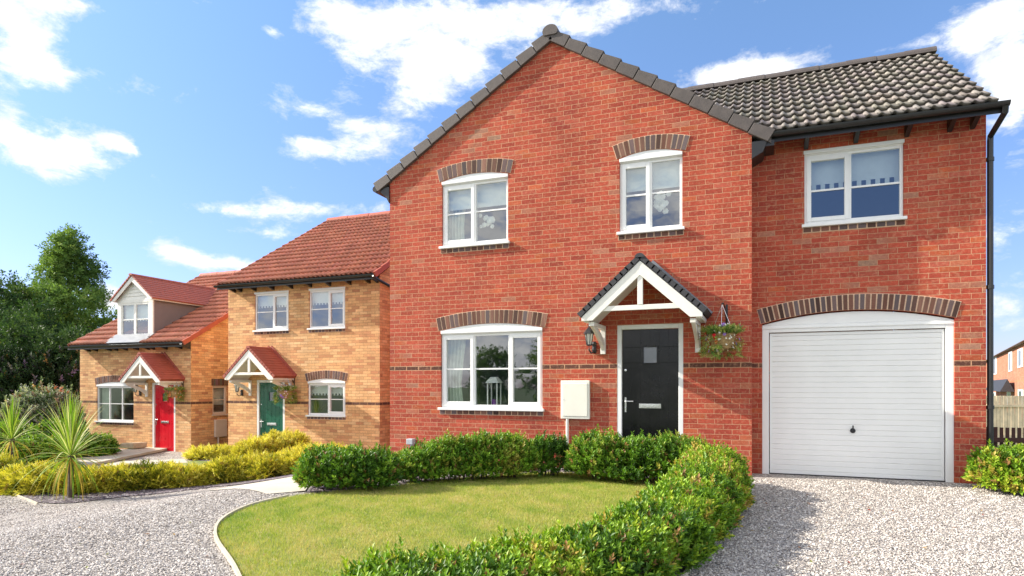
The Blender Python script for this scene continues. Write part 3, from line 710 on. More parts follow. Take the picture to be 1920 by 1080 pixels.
# garage door
arch(house, YR, GX0-.02, GX1+.02, GZ-.0, grise, .225, 36)
gf = MB(); gy = YR+.03; fw = .095
gf.box(GX0, GX0+fw, gy, gy+.08, -.3, GZ-.02); gf.box(GX1-fw, GX1, gy, gy+.08, -.3, GZ-.02); gf.box(GX0+fw, GX1-fw, gy, gy+.08, GZ-.13, GZ-.02)
gfo = obj('garage_door_frame', gf, m_gar, house, bev=.005)
q = MB(); hp = hole_pts(GX0+.003, GX1-.003, GZ-.018, GZ-.018, grise-.002, 16); q.prism([(a, gy+.01, b) for a, b in hp[:1]+hp[1:2]+hp[3:-1]], (0, .05, 0)); obj('arch_panel', q, m_gar, gfo)
q = MB(); q.box(GX0+.0, GX1-.0, gy-.012, gy-.001, GZ-.075, GZ-.055); obj('head_trim', q, m_gar, gfo)
gd = MB(); dx0, dx1, dz0, dz1 = GX0+fw+.012, GX1-fw-.012, .015, GZ-.142; nr = 26; rh = (dz1-dz0-.09)/nr
gd.box(dx0, dx0+.03, gy+.028, gy+.06, dz0, dz1); gd.box(dx1-.03, dx1, gy+.028, gy+.06, dz0, dz1); gd.box(dx0+.03, dx1-.03, gy+.028, gy+.06, dz0, dz0+.05); gd.box(dx0+.03, dx1-.03, gy+.028, gy+.06, dz1-.04, dz1)
for i in range(nr):      # pressed horizontal ribs
    a = dz0+.05+i*rh; gd.prism([(dx0+.03, gy+.044, a), (dx0+.03, gy+.034, a+rh*.10), (dx0+.03, gy+.034, a+rh*.92), (dx0+.03, gy+.044, a+rh), (dx0+.03, gy+.06, a+rh), (dx0+.03, gy+.06, a)], (dx1-dx0-.06, 0, 0))
gdo = obj('garage_door', gd, m_gar, house)
q = MB(); hx, hz = PX(1600, YR), PZ(1600, 808, YR)
q.lathe((hx, gy+.02, hz), [(.001, -.012), (.028, -.010), (.036, .0), (.036, .02)], 14, 'y'); q.box(hx-.008, hx+.008, gy-.005, gy+.012, hz-.005, hz+.075); obj('handle', q, m_iron, gdo)
q = MB(); q.box(dx0-.02, dx1+.02, gy+.012, gy+.075, -.05, .012); obj('threshold_seal', q, m_black, gdo)
# main roof over the garage wing
RY, RZ = 13.06, 7.12; EY, EZ = YR-.34, 4.93
V, Fc, T = pantiles(XR-2.6, XE+.04, EY, EZ, RY, RZ, amp=.030, lip=.045, skip=lambda x, y: x < XR-.1 and (y < YR+.2 or False))
ro = fast('roof', V, Fc, m_tdark, T, house, smooth=True)
mb = MB(); slab(mb, XL, XE+.03, EY+.0, EZ, RY, RZ) if False else None
slab(mb, XR+.03, XE+.03, EY, EZ, RY, RZ); slab(mb, XL+.2, XR+.03, YR+1.2, EZ+(RZ-EZ)*(YR+1.2-EY)/(RY-EY), RY, RZ)
mb.prism([(XL+.2, RY, RZ-.02), (XL+.2, 16.9, 4.75), (XL+.2, 16.9, 4.68), (XL+.2, RY, RZ-.1)], (XE-XL-.2, 0, 0)); obj('roof_deck', mb, m_black, house)
ridge(ro, XR-2.6, XE+.045, RY, RZ+.045, m_verge)
# cross gable roof, ridge running back from the apex
gv = MB(); hwG = (XR-XL)/2+.26; gz_ = ap_z+.06; slope = (ap_z-ev_z)/((XR-XL)/2); ez_ = gz_-slope*hwG
for sgn in (-1, 1):
    gv.prism([(ap_x, YG-.03, gz_), (ap_x+sgn*hwG, YG-.03, ez_), (ap_x+sgn*hwG, YG-.03, ez_-.07), (ap_x, YG-.03, gz_-.07)], (0, 3.4, 0))
obj('gable_roof', gv, m_verge, house)
vt = MB(); Ls = math.hypot(hwG, slope*hwG); nv = 12; un = Ls/nv; cs, sn = hwG/Ls, slope*hwG/Ls
for sgn in (-1, 1):
    for i in range(nv):
        a, b = i*un+.012, (i+1)*un-.004; up_l, up_h = .120, .082    # each unit steps over the one below
        def Q(s_, n_): return (ap_x+sgn*(hwG-s_*cs+n_*sn), ez_+s_*sn+n_*cs)
        q4 = [Q(a, up_l), Q(b, up_h), Q(b, -.075), Q(a, -.065)]
        vt.prism([(p, YG-.062-.004*(i % 2)-(.0 if i % 2 else .002), r_) for p, r_ in q4], (0, .14, 0))
        q4 = [Q(b-.03, up_h-.012), Q(b+.03, up_h-.012), Q(b+.03, -.06), Q(b-.03, -.06)]
        vt.prism([(p, YG-.035, r_) for p, r_ in q4], (0, .08, 0))
obj('verge_tiles', vt, m_verge, house, bev=.006)
mb = MB()
pr = [(math.cos(R(-35)+R(250)*k/12), math.sin(R(-35)+R(250)*k/12)) for k in range(13)]
mb.prism([(ap_x+p*.128, YG-.085, gz_+.060+q*.105) for p, q in pr], (0, 3.2, 0)); obj('gable_ridge', mb, m_verge, house)
# eaves boxes, gutters, rafter feet, downpipe
gutter(house, XR+.02, XE+.14, EY-.045, EZ-.02)
rafter_feet(house, [PX(p, YR-.2) for p in (1513, 1608, 1706, 1788, 1832)], YR, EY-.045, EZ-.03)
mb = MB(); mb.prism([(XR+.0, YG-.03, ez_-.02), (XR+.21, YG-.03, ez_-.02), (XR+.15, YG-.03, ez_-.18), (XR+.0, YG-.03, ez_-.26)], (0, .42, 0)); mb.box(XR+.0, XR+.30, YG-.01, YR, ez_-.10, ez_-.02); obj('eaves_box', mb, m_black, house)
mb = MB(); mb.prism([(XL, YG-.03, ez_+.02), (XL-.20, YG-.03, ez_-.0), (XL-.17, YG-.03, ez_-.07), (XL-.07, YG-.03, ez_-.15), (XL, YG-.03, ez_-.27)], (0, 3, 0)); obj('eaves_box', mb, m_black, house)
mb = MB(); mb.tube([(XL-.27, YG-.06, ez_+.0), (XL-.27, YG+3.4, ez_+.0)], .055, 10); obj('gutter', mb, m_black, house)
mb = MB(); dpx = XE+.055
mb.tube([(XE+.10, EY-.045, EZ-.07), (XE+.10, EY-.03, EZ-.14), (dpx, YR+.02, EZ-.30), (dpx, YR+.035, EZ-.36), (dpx, YR+.035, .02)], .036, 10)
for z in (4.3, 2.6, 1.0): mb.tube([(dpx, YR+.035, z), (dpx, YR+.035, z+.05)], .045, 10)
obj('downpipe', mb, m_black, house)

# ------------------------------------------------------------------ middle house (buff brick, green door)
YM = 14.27; MX0, MX1 = PX(428, YM), PX(712, YM); gm = -.66
mid = thing('brick_house', ((MX0+MX1)/2, YM, gm), 'two-storey buff brick house with terracotta roof and green front door', 'house', 'buff brick houses')
MEY, MEZ, MRY, MRZ = YM-.33, 4.18, 18.95, 7.22
mw1 = midrect(477.5, 541, 556, 549, 618.5, 617, YM); mw2 = midrect(579.5, 647, 545.5, 540.5, 616, 613, YM); mw3 = midrect(577, 647.5, 719.5, 718.5, 778, 779, YM)
mw1 = (mw1[0], mw1[1], mw2[2], mw2[3])
MD = PX(507.5, YM)
mb = MB(); facade(mb, [(MX0, -1.0), (MX1, -1.0), (MX1, 4.2), (MX0, 4.2)], [hole_pts(*mw1[:2], mw1[2]-.02, mw1[3]+.055), hole_pts(*mw2[:2], mw2[2]-.02, mw2[3]+.055), hole_pts(*mw3[:2], mw3[2]-.02, mw3[3]+.055, .08), hole_pts(MD-.497, MD+.497, -.99, 2.243+ZM)], YM)
obj('wall', mb, m_ym, mid)
for X0 in (MX0, MX1): mb = MB(); mb.add([(X0, YM, -1.), (X0, 23.6, -1.), (X0, 23.6, 4.1), (X0, MRY, MRZ-.12), (X0, YM, 4.2)], [(0, 1, 2, 3, 4)]); obj('side_wall', mb, m_ym_s, mid)
window(mid, YM, *mw1, [(0, .53, False), (.53, 1, True)], 0.); window(mid, YM, *mw2, [(0, .53, False), (.53, 1, True)], 0.)
window(mid, YM, *mw3, [(0, .53, False), (.53, 1, True)], .08, 17)
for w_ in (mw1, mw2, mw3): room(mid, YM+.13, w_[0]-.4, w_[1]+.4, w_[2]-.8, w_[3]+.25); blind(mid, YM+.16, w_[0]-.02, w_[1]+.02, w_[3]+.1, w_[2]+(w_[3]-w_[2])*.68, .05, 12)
door(mid, YM+.01, MD, ZM+.0, m_doorg); canopy(mid, YM, MD, ZM, m_rred)
V, Fc, T = pantiles(MX0-.05, MX1+.05, MEY, MEZ, MRY, MRZ, amp=.042, lip=.045); ro = fast('roof', V, Fc, m_tred, T, mid, smooth=True)
ridge(ro, MX0-.05, MX1+.05, MRY, MRZ+.045, m_vred)
mb = MB(); slab(mb, MX0-.03, MX1+.03, MEY, MEZ, MRY, MRZ); mb.prism([(MX0, MRY, MRZ), (MX0, 24, 4.), (MX0, 24, 3.9), (MX0, MRY, MRZ-.1)], (MX1-MX0, 0, 0)); obj('roof_deck', mb, m_black, mid)
def verge(parent, X, ye, ze, yr, zr, m, w=.05, n=15):
    mb = MB(); L = math.hypot(yr-ye, zr-ze); dy, dz = (yr-ye)/L, (zr-ze)/L; ny, nz = -dz, dy
    for i in range(n):
        a, b = L*i/n+.004, L*(i+1)/n+.01
        q = [(a, .055), (b, .035), (b, -.10), (a, -.09)]
        mb.prism([(X-w/2+(.002 if i % 2 else 0), ye+dy*s_+ny*h_, ze+dz*s_+nz*h_) for s_, h_ in q], (w, 0, 0))
    return obj('verge_tiles', mb, m, parent)
verge(mid, MX1+.055, MEY, MEZ, MRY, MRZ, m_vred); verge(mid, MX0-.055, MEY, MEZ, MRY, MRZ, m_vred)
gutter(mid, MX0-.12, MX1+.02, MEY-.045, MEZ-.02)
rafter_feet(mid, [PX(p, YM-.2) for p in (431, 443, 470, 504, 539, 575, 611, 649, 685, 700)], YM, MEY-.045, MEZ-.03)
mb = MB(); dy_ = YM+.52; mb.tube([(MX1+.03, MEY-.045, MEZ-.07), (MX1+.05, MEY+.02, MEZ-.10), (MX1+.06, dy_-.08, MEZ-.22), (MX1+.06, dy_, MEZ-.30), (MX1+.06, dy_, -.7)], .036, 10)
for z in (3.2, 1.6, .1): mb.tube([(MX1+.06, dy_, z), (MX1+.06, dy_, z+.05)], .046, 10)
obj('downpipe', mb, m_black, mid)

# ------------------------------------------------------------------ left house (buff brick, red door, dormer)
YL = 14.71; LX0, LX1 = PX(150, YL), PX(358, YL); gl_ = -.755
lef = thing('brick_house', ((LX0+LX1)/2, YL, gl_), 'low buff brick house with white dormer window and red front door', 'house', 'buff brick houses')
LEY, LEZ, LRY, LRZ = YL-.35, 2.62, 19.76, 5.80
lw = midrect(181, 250.5, 725, 724, 789, 790.5, YL); LD = PX(307, YL)
mb = MB(); facade(mb, [(LX0, -1.1), (LX1, -1.1), (LX1, 2.7), (LX0, 2.7)], [hole_pts(*lw[:2], lw[2]-.02, lw[3]+.055, .09), hole_pts(LD-.497, LD+.497, -1.05, 2.243+ZL)], YL); obj('wall', mb, m_yl, lef)
sy0, sy1 = PX(398.5, 1.), 0
SY0 = LX1/math.tan(phi(398.5)); SY1 = LX1/math.tan(phi(425.5)); sz0 = H-(777-HY)*dep(LX1, SY0)/F; sz1 = H-(723-HY)*dep(LX1, SY0)/F
mb = MB(); sidewall(mb, [(YL, -1.1), (24.6, -1.1), (24.6, 2.6), (LRY, LRZ-.12), (YL, 2.72)], [hole_pts(SY0, SY1, sz0, sz1)], LX1, -.1); obj('side_wall', mb, m_yl_s, lef); mb = MB()
mb.add([(LX0, YL, -1.1), (LX0, 24.6, -1.1), (LX0, 24.6, 2.6), (LX0, LRY, LRZ-.12), (LX0, YL, 2.72)], [(0, 1, 2, 3, 4)]); obj('side_wall', mb, m_yl_s, lef)
window(lef, YL, *lw, [(0, .33, False), (.33, .67, False), (.67, 1, False)], .09, 22)
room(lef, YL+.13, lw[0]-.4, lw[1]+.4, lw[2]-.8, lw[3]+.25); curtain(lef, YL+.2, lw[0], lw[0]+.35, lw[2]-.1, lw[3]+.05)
# small side window
mb = MB(); xx0, xx1 = LX1-.07, LX1-.025; e = .06
mb.box(xx0, xx1, SY0, SY0+e, sz0, sz1); mb.box(xx0, xx1, SY1-e-.02, SY1, sz0, sz1); mb.box(xx0, xx1, SY0+e, SY1-e-.02, sz0, sz0+.07); mb.box(xx0, xx1, SY0+e, SY1-e-.02, sz1-.07, sz1); fr = obj('window', mb, m_beige, lef, bev=.004)
q = MB(); q.quad((xx0+.02, SY0+e, sz0+.07), (xx0+.02, SY1-e-.02, sz0+.07), (xx0+.02, SY1-e-.02, sz1-.07), (xx0+.02, SY0+e, sz1-.07)); obj('pane', q, m_glass, fr)
q = MB(); q.box(xx0+.03, xx0+.04, SY0+e, SY1-e-.02, (sz0+sz1)/2-.012, (sz0+sz1)/2+.012); obj('glazing_bar', q, m_beige, fr)
q = MB(); q.box(LX1-.05, LX1+.05, SY0-.03, SY1+.03, sz0-.045, sz0-.001); obj('sill', q, m_beige, fr)
mb = MB(); mb.cur = (.5, .3, .16); mb.box(LX1-.04, LX1+.003, SY0-.05, SY1+.05, sz1+.002, sz1+.225); n = 8; w = (SY1-SY0+.1)/n
for i in range(n): mb.cur = tuple(c*random.uniform(.8, 1.2) for c in random.choice(DK)); mb.box(LX1-.03, LX1+.011, SY0-.05+i*w+.006, SY0-.05+(i+1)*w-.006, sz1+.006, sz1+.22)
obj('brick_arch', mb, m_arch, lef)
mb = MB(); mb.box(xx0-1.2, xx0-.2, SY0-.2, SY1+.4, sz0-.6, sz1+.3); q = MB(); q.quad((xx0-.1, SY0, sz0+.3), (xx0-.1, SY1, sz0+.3), (xx0-.1, SY1, sz1), (xx0-.1, SY0, sz1)); obj('blind', q, m_blind, lef)
door(lef, YL+.01, LD, ZL+.0, m_doorr); canopy(lef, YL, LD, ZL, m_rred)
DX0, DX1, DY = -19.72, -18.12, YL+.10; DC = (DX0+DX1)/2; DZ0, DZ1, DZA = 2.86, 4.10, 4.86
def lroof(y): return LEZ+(LRZ-LEZ)*(y-LEY)/(LRY-LEY)
V, Fc, T = pantiles(LX0-.05, LX1+.05, LEY, LEZ, LRY, LRZ, amp=.042, lip=.045, skip=lambda x, y: DX0+.02 < x < DX1-.02 and y < LEY+.75)
ro = fast('roof', V, Fc, m_tred, T, lef, smooth=True); ridge(ro, LX0-.05, LX1+.05, LRY, LRZ+.045, m_vred)
mb = MB(); slab(mb, LX0-.03, LX1+.03, LEY, LEZ, LRY, LRZ); mb.prism([(LX0, LRY, LRZ), (LX0, 25, 2.5), (LX0, 25, 2.4), (LX0, LRY, LRZ-.1)], (LX1-LX0, 0, 0)); obj('roof_deck', mb, m_black, lef)
verge(lef, LX1+.055, LEY, LEZ, LRY, LRZ, m_vred, n=17); verge(lef, LX0-.055, LEY, LEZ, LRY, LRZ, m_vred, n=17)
gutter(lef, LX0-.12, LX1+.02, LEY-.045, LEZ-.02)
rafter_feet(lef, [PX(p, YL-.2) for p in (158, 172, 198, 210, 228, 249, 270, 279, 303, 331, 346)], YL, LEY-.045, LEZ-.03)
# dormer: body, gable cladding, roof, window and cheeks
ybk = LEY+(DZ1-LEZ)/((LRZ-LEZ)/(LRY-LEY)); dm = MB(); e = .17; dm.box(DX0, DX0+e, DY, DY+.05, DZ0-.02, DZ1-.1); dm.box(DX1-e, DX1, DY, DY+.05, DZ0-.02, DZ1-.1); dm.box(DX0, DX1, DY, DY+.05, DZ1-.10, DZ1); dm.box(DX0-.01, DX1+.01, DY-.03, DY+.05, DZ0-.09, DZ0-.02)
do_ = obj('dormer', dm, m_paint, lef)
for X0, sg in ((DX0, 1), (DX1, -1)): dm = MB(); dm.prism([(X0, DY+.051, lroof(DY+.05)-.05), (X0, DY+.051, DZ1), (X0, ybk, DZ1)], (sg*.04, 0, 0)); obj('cheek', dm, m_cheek, do_)
wf = MB(); e = .17
a, b = DX0+e, DX1-e; mid_ = (a+b)/2
wf.box(a, a+.05, DY+.01, DY+.06, DZ0-.02, DZ1-.1); wf.box(b-.05, b, DY+.01, DY+.06, DZ0-.02, DZ1-.1); wf.box(mid_-.06, mid_+.05, DY+.01, DY+.06, DZ0-.02, DZ1-.1)
for p_, q_ in ((a+.05, mid_-.06), (mid_+.05, b-.05)): wf.box(p_, q_, DY+.01, DY+.06, DZ0-.02, DZ0+.05); wf.box(p_, q_, DY+.01, DY+.06, DZ1-.17, DZ1-.1); wf.box(p_, q_, DY+.015, DY+.03, (DZ0+DZ1)/2-.045, (DZ0+DZ1)/2-.015)
obj('window', wf, m_paint, do_, bev=.004)
for p_, q_ in ((a+.05, mid_-.06), (mid_+.05, b-.05)):
    q = MB(); q.quad((p_, DY+.035, DZ0+.05), (q_, DY+.035, DZ0+.05), (q_, DY+.035, DZ1-.17), (p_, DY+.035, DZ1-.17)); obj('pane', q, m_glass, do_)
q = MB(); q.box(DX0+.2, DX1-.2, DY+.12, DY+.124, (DZ0+DZ1)/2-.02, DZ1-.05)
for i in range(9): q.box(DX0+.22+i*.13, DX0+.28+i*.13, DY+.12, DY+.124, (DZ0+DZ1)/2-.07, (DZ0+DZ1)/2-.0205)
obj('blind', q, m_blind, do_)
room(do_, DY+.052, DX0+.05, DX1-.05, DZ0, DZ1-.02, .9)
hwD = (DX1-DX0)/2+.10; sl_ = (DZA-DZ1)/hwD
q = MB(); nbd = 6
for i in range(nbd):     # shiplap boards in the little gable
    z_a = DZ1+(DZA-.1-DZ1)*i/nbd; z_b = DZ1+(DZA-.1-DZ1)*(i+1)/nbd; h0, h1 = (DZA-.06-z_a)/sl_, (DZA-.06-z_b)/sl_
    q.prism([(DC-h0, DY+.0, z_a), (DC+h0, DY+.0, z_a), (DC+h1, DY+.018, z_b), (DC-h1, DY+.018, z_b)], (0, .03, 0))
obj('gable_cladding', q, m_paint, do_)
q = MB()
for sgn in (-1, 1): q.prism([(DC+sgn*hwD, DY-.12, DZ1-.0), (DC, DY-.12, DZA-.02), (DC, DY-.12, DZA-.19), (DC+sgn*(hwD-.1), DY-.12, DZ1-.05), (DC+sgn*hwD, DY-.12, DZ1-.05)], (0, .03, 0)); q.box(DC+sgn*(hwD-.02), DC+sgn*(hwD+.01), DY-.09, ybk-.1, DZ1-.06, DZ1+.03)
obj('barge_board', q, m_paint, do_, bev=.004)
q = MB(); Ld = math.hypot(hwD+.04, DZA-DZ1); nb = 10; k_ = (LRZ-LEZ)/(LRY-LEY)
for sgn in (-1, 1):
    dx, dz = -sgn*(hwD+.04)/Ld, (DZA+.02-DZ1)/Ld; nx_, nz_ = -sgn*-1*dz, abs(dx); ex, ez = DC+sgn*(hwD+.04), DZ1-.02
    for i in range(nb):
        a, b = Ld*i/nb-.01, Ld*(i+1)/nb+.01; zz = ez+dz*a; yb_ = LEY+(zz-LEZ)/k_+.25
        P4 = [(ex+dx*a+sgn*dz*.05, ez+dz*a+abs(dx)*.05), (ex+dx*b+sgn*dz*.032, ez+dz*b+abs(dx)*.032), (ex+dx*b, ez+dz*b), (ex+dx*a, ez+dz*a)]
        q.prism([(p, DY-.15, r_) for p, r_ in P4], (0, yb_-DY+.15, 0))
pr = [(math.cos(math.pi*k/6)*.08, math.sin(math.pi*k/6)*.06) for k in range(7)]
q.prism([(DC+p, DY-.17, DZA+.01+r_) for p, r_ in pr], (0, 3.3, 0))
obj('dormer_roof', q, plain('terracotta_dormer_tile', (.42, .135, .092), .65, var=.12, scale=8.), do_)
q = MB(); q.prism([(DX0-.08, LEY+.02, lroof(LEY+.02)+.05), (DX0-.08, DY-.0, lroof(DY)+.10), (DX0-.08, DY, lroof(DY)+.085), (DX0-.08, LEY+.02, lroof(LEY+.02)+.035)], (DX1-DX0+.16, 0, 0)); q.box(DX0-.02, DX1+.02, DY-.02, DY-.001, lroof(DY)+.05, DZ0-.09); obj('flashing', q, m_lead, do_)

# ------------------------------------------------------------------ wall-mounted things
def lantern(x, Y, z, label):
    """six-sided wall lantern, z = bottom of its bracket, .45 high"""
    t_ = thing('wall_lantern', (x, Y, z), label, 'wall lamp', 'black wall lanterns beside the front doors')
    b = MB(); b.lathe((x+.05, Y-.03, z+.10), [(.001, -.09), (.03, -.085), (.038, -.05), (.030, 0), (.042, .04), (.03, .075), (.001, .08)], 12); b.box(x+.02, x+.08, Y-.02, Y-.001, z+.0, z+.16)
    b.tube([(x+.05, Y-.03, z+.02), (x+.02, Y-.10, z-.005), (x, Y-.15, z+.04), (x, Y-.15, z+.12)], .012, 8); obj('bracket', b, m_iron, t_)
    cx, cy = x, Y-.15; gl = MB(); gl.lathe((cx, cy, z+.12), [(.035, 0), (.062, .17)], 6); obj('glass', gl, m_lantglass, t_)
    c = MB(); c.lathe((cx, cy, z+.12), [(.001, -.02), (.042, -.01), (.042, .008), (.036, .008)], 6)
    for k in range(6):
        a = math.pi*2*k/6; c.bar((cx+.038*math.cos(a), cy+.038*math.sin(a), z+.12), (cx+.066*math.cos(a), cy+.066*math.sin(a), z+.29), .010, .010)
    c.lathe((cx, cy, z+.29), [(.062, 0), (.092, .0), (.088, .015), (.055, .065), (.03, .085), (.028, .10), (.012, .105), (.012, .125), (.018, .135), (.001, .155)], 6)
    obj('cage', c, m_iron, t_, smooth=False); return t_
lantern(PX(1109, YG), YG, PZ(1112, 662, YG), 'black wall lantern left of the black front door, on red brick')
lantern(PX(452, YM), YM, PZ(452, 742, YM), 'black wall lantern left of the green front door')
lantern(PX(262, YL), YL, PZ(262, 742, YL), 'black wall lantern left of the red front door')
def meter(x0, x1, z0, z1, Y, m, label, d=.055):
    t_ = thing('meter_box', ((x0+x1)/2, Y, z0), label, 'meter box'); b = MB(); b.box(x0, x1, Y-d, Y-.001, z0, z1); bo = obj('casing', b, m, t_, bev=.012)
    q = MB(); q.box(x0+.035, x1-.035, Y-d-.008, Y-d-.0005, z0+.045, z1-.045); obj('door', q, m, t_, bev=.006)
    q = MB(); q.lathe((x0+.055, Y-d-.014, (z0+z1)/2), [(.001, 0), (.007, .001), (.007, .008)], 8, 'y'); obj('lock', q, m_grey, t_)
    q = MB(); px_ = x0+(x1-x0)*.22; q.tube([(px_, Y-.03, z0), (px_, Y-.03, float(g(px_, Y))-.05)], .024, 10); obj('supply_pipe', q, m, t_); return t_
meter(PX(1053, YG), PX(1107, YG), PZ(1055, 785, YG), PZ(1055, 713.5, YG), YG, m_cream, 'white meter box with grey pipe beneath, left of the black door')
# small meter box on the side wall of the left house (faces right)
mx = LX1; my0 = LX1/math.tan(phi(401)); my1 = LX1/math.tan(phi(423)); mz1 = H-(787-HY)*dep(LX1, my0)/F; mz0 = H-(820-HY)*dep(LX1, my0)/F
t_ = thing('meter_box', (mx, my0, mz0), 'beige meter box under the small side window of the left house', 'meter box')
q = MB(); q.box(mx+.001, mx+.07, my0, my1, mz0, mz1); obj('casing', q, m_beige, t_, bev=.012)
q = MB(); q.tube([(mx+.03, my0+.15, mz0), (mx+.03, my0+.15, -.85)], .028, 10); obj('supply_pipe', q, m_beige, t_)
vx = PX(774, YG); t_ = thing('vent_terminal', (vx, YG, 0), 'small grey vent pipe with square cap low on the red wall', 'vent pipe')
zt_ = PZ(774, 822, YG); q = MB(); q.tube([(vx+.01, YG-.05, -.05), (vx+.01, YG-.05, zt_-.09)], .034, 12); obj('pipe', q, m_grey, t_); q = MB(); q.box(vx-.065, vx+.06, YG-.12, YG-.003, zt_-.10, zt_); obj('cap', q, m_grey, t_, bev=.01)
q = MB(); bx0 = PX(234, YL-.4); q.prism([(bx0, YL-.62, gl_+.10), (bx0+.62, YL-.62, gl_+.10), (bx0+.66, YL-.62, gl_+.28), (bx0+.12, YL-.62, gl_+.26), (bx0, YL-.62, gl_+.20)], (.1, .42, 0))
tag(obj('stone_block', q, m_stone, origin=(bx0+.3, YL-.4, gl_), bev=.03), 'flat sandstone block lying against the wall beside the red door', 'stone block')

# window-sill things seen through the glass
def petals(name, c, n, r, m, label, cat, sx=1., sz=1.):
    V = []; Fc = []; T = []
    for _ in range(n):
        p = np.array(c)+np.array([random.gauss(0, r*sx), random.gauss(0, .012), random.gauss(0, r*sz)]); s_ = random.uniform(.03, .05); k = 6; o = len(V)
        V.append(p+np.array([0, -.008, 0])); T.append((.8, .8, .72))
        for i in range(k): a = i*math.pi*2/k+random.random()*.3; V.append(p+np.array([math.cos(a)*s_, random.uniform(-.006, .006), math.sin(a)*s_])); T.append((.82, .82, .78))
        for i in range(k): Fc.append((o, o+1+i, o+1+(i+1) % k))
    o = fast(name, np.array(V), np.array(Fc), m, np.array(T), origin=c); return tag(o, label, cat, 'white orchids behind the upper windows')
petals('orchid', (PX(917, YG+.16), YG+.17, PZ(917, 414, YG+.16)), 26, .05, m_petal, 'white orchid behind the glass of the upper left window', 'orchid', 1.3, .8)
petals('orchid', (PX(1238, YG+.16), YG+.17, PZ(1240, 380, YG+.16)), 26, .05, m_petal, 'white orchid behind the glass of the window above the black door', 'orchid', .7, 1.5)
lx, lz = PX(925, YG+.2), w3[2]+.0; ly = YG+.24
t_ = thing('candle_lantern', (lx, ly, lz), 'white candle lantern with purple candle standing behind the ground-floor window', 'lantern')
q = MB()
for a, b in ((-1, -1), (1, -1), (1, 1), (-1, 1)): q.box(lx+a*.085-.009, lx+a*.085+.009, ly+b*.085-.009, ly+b*.085+.009, lz, lz+.42)
q.box(lx-.1, lx+.1, ly-.1, ly+.1, lz-.02, lz); q.add([(lx-.12, ly-.12, lz+.42), (lx+.12, ly-.12, lz+.42), (lx+.12, ly+.12, lz+.42), (lx-.12, ly+.12, lz+.42), (lx-.05, ly-.05, lz+.52), (lx+.05, ly-.05, lz+.52), (lx+.05, ly+.05, lz+.52), (lx-.05, ly+.05, lz+.52)], [(0, 1, 5, 4), (1, 2, 6, 5), (2, 3, 7, 6), (3, 0, 4, 7), (4, 5, 6, 7), (0, 3, 2, 1)])
obj('frame', q, m_paint, t_); q = MB(); q.lathe((lx, ly, lz), [(.001, 0), (.04, 0), (.04, .14), (.001, .142)], 12); obj('candle', q, m_candle, t_)

# ------------------------------------------------------------------ foliage machinery
def frames(D, spin=None):
    D = D/np.linalg.norm(D, axis=1, keepdims=True); n = len(D)
    ref = np.where(np.abs(D[:, 2:3]) < .95, np.array([[0, 0, 1.]]), np.array([[1., 0, 0]]))
    A = np.cross(D, ref); A /= np.linalg.norm(A, axis=1, keepdims=True); B = np.cross(D, A)
    s_ = RNG.uniform(0, 2*math.pi, n) if spin is None else spin; c, s2 = np.cos(s_)[:, None], np.sin(s_)[:, None]
    return np.stack([A*c+B*s2, -A*s2+B*c, D], 2)     # columns x, y, z(dir)
def scatter(TV, TF, P, D, S, TI, TT=None):
    """stamp template (verts TV, faces TF, per-vertex tint factor TT) at P along D, scaled S, tinted TI"""
    M = frames(D); n = len(P); k = len(TV)
    V = np.einsum('nij,kj->nki', M, TV)*S[:, None, None]+P[:, None, :]
    Fc = (TF[None]+(np.arange(n)*k)[:, None, None]).reshape(-1, TF.shape[1])
    T = np.repeat(TI[:, None, :], k, 1)
    if TT is not None: T = T*TT[None]
    return V.reshape(-1, 3), Fc, T.reshape(-1, 3)
def leaf_shoot(nl=9, L=.09, ll=.024, lw=.011, open_=.9, seed=1, cols=None):
    r = np.random.default_rng(seed); V = []; Fc = []; T = []
    for i in range(nl):
        h = L*(i+.6)/nl; a = i*2.4+r.uniform(-.3, .3); o = open_*(1.15-.6*i/nl)+r.uniform(-.15, .15)
        d = np.array([math.cos(a)*math.sin(o), math.sin(a)*math.sin(o), math.cos(o)]); s_ = np.cross(d, [0, 0, 1.]); s_ /= np.linalg.norm(s_)+1e-9; up = np.cross(s_, d)
        l = ll*r.uniform(.75, 1.15); w = lw*r.uniform(.8, 1.1); b = np.array([0, 0, h]); f = .18*w
        o_ = len(V); V += [b, b+d*l*.5+s_*w*.5+up*f, b+d*l, b+d*l*.5-s_*w*.5+up*f]; Fc += [(o_, o_+1, o_+2, o_+3)]
        v = r.uniform(.75, 1.2); T += [(v*.9, v*.9, v*.9)]+[(v, v, v)]*3
    return np.array(V), np.array(Fc), np.array(T)
def lumps(P, seed, f=3., n=6):
    r = np.random.default_rng(seed); out = np.zeros(len(P))
    for i in range(n):
        k = r.normal(0, f, 3); out += np.sin(P@k+r.uniform(0, 6.28))/n
    return out*1.6
def ramp3(v, cols):
    v = np.clip(v, 0, .999)*(len(cols)-1); i = v.astype(int); f = (v-i)[:, None]; c = np.array(cols); return c[i]*(1-f)+c[i+1]*f
GREEN = [(.04, .10, .012), (.08, .18, .016), (.14, .29, .02), (.23, .38, .03), (.36, .34, .06)]
BRIGHT = [(.05, .12, .012), (.11, .23, .016), (.20, .35, .02), (.34, .45, .03), (.46, .34, .07)]
GOLD = [(.10, .14, .02), (.42, .40, .035), (.68, .58, .06), (.88, .74, .11), (.95, .84, .24)]
DARKG = [(.02, .045, .014), (.04, .085, .024), (.07, .13, .035), (.12, .19, .045)]
SH = leaf_shoot(10, .075, .034, .018, 1.0); SH2 = leaf_shoot(10, .085, .026, .012, 1.1, 5)
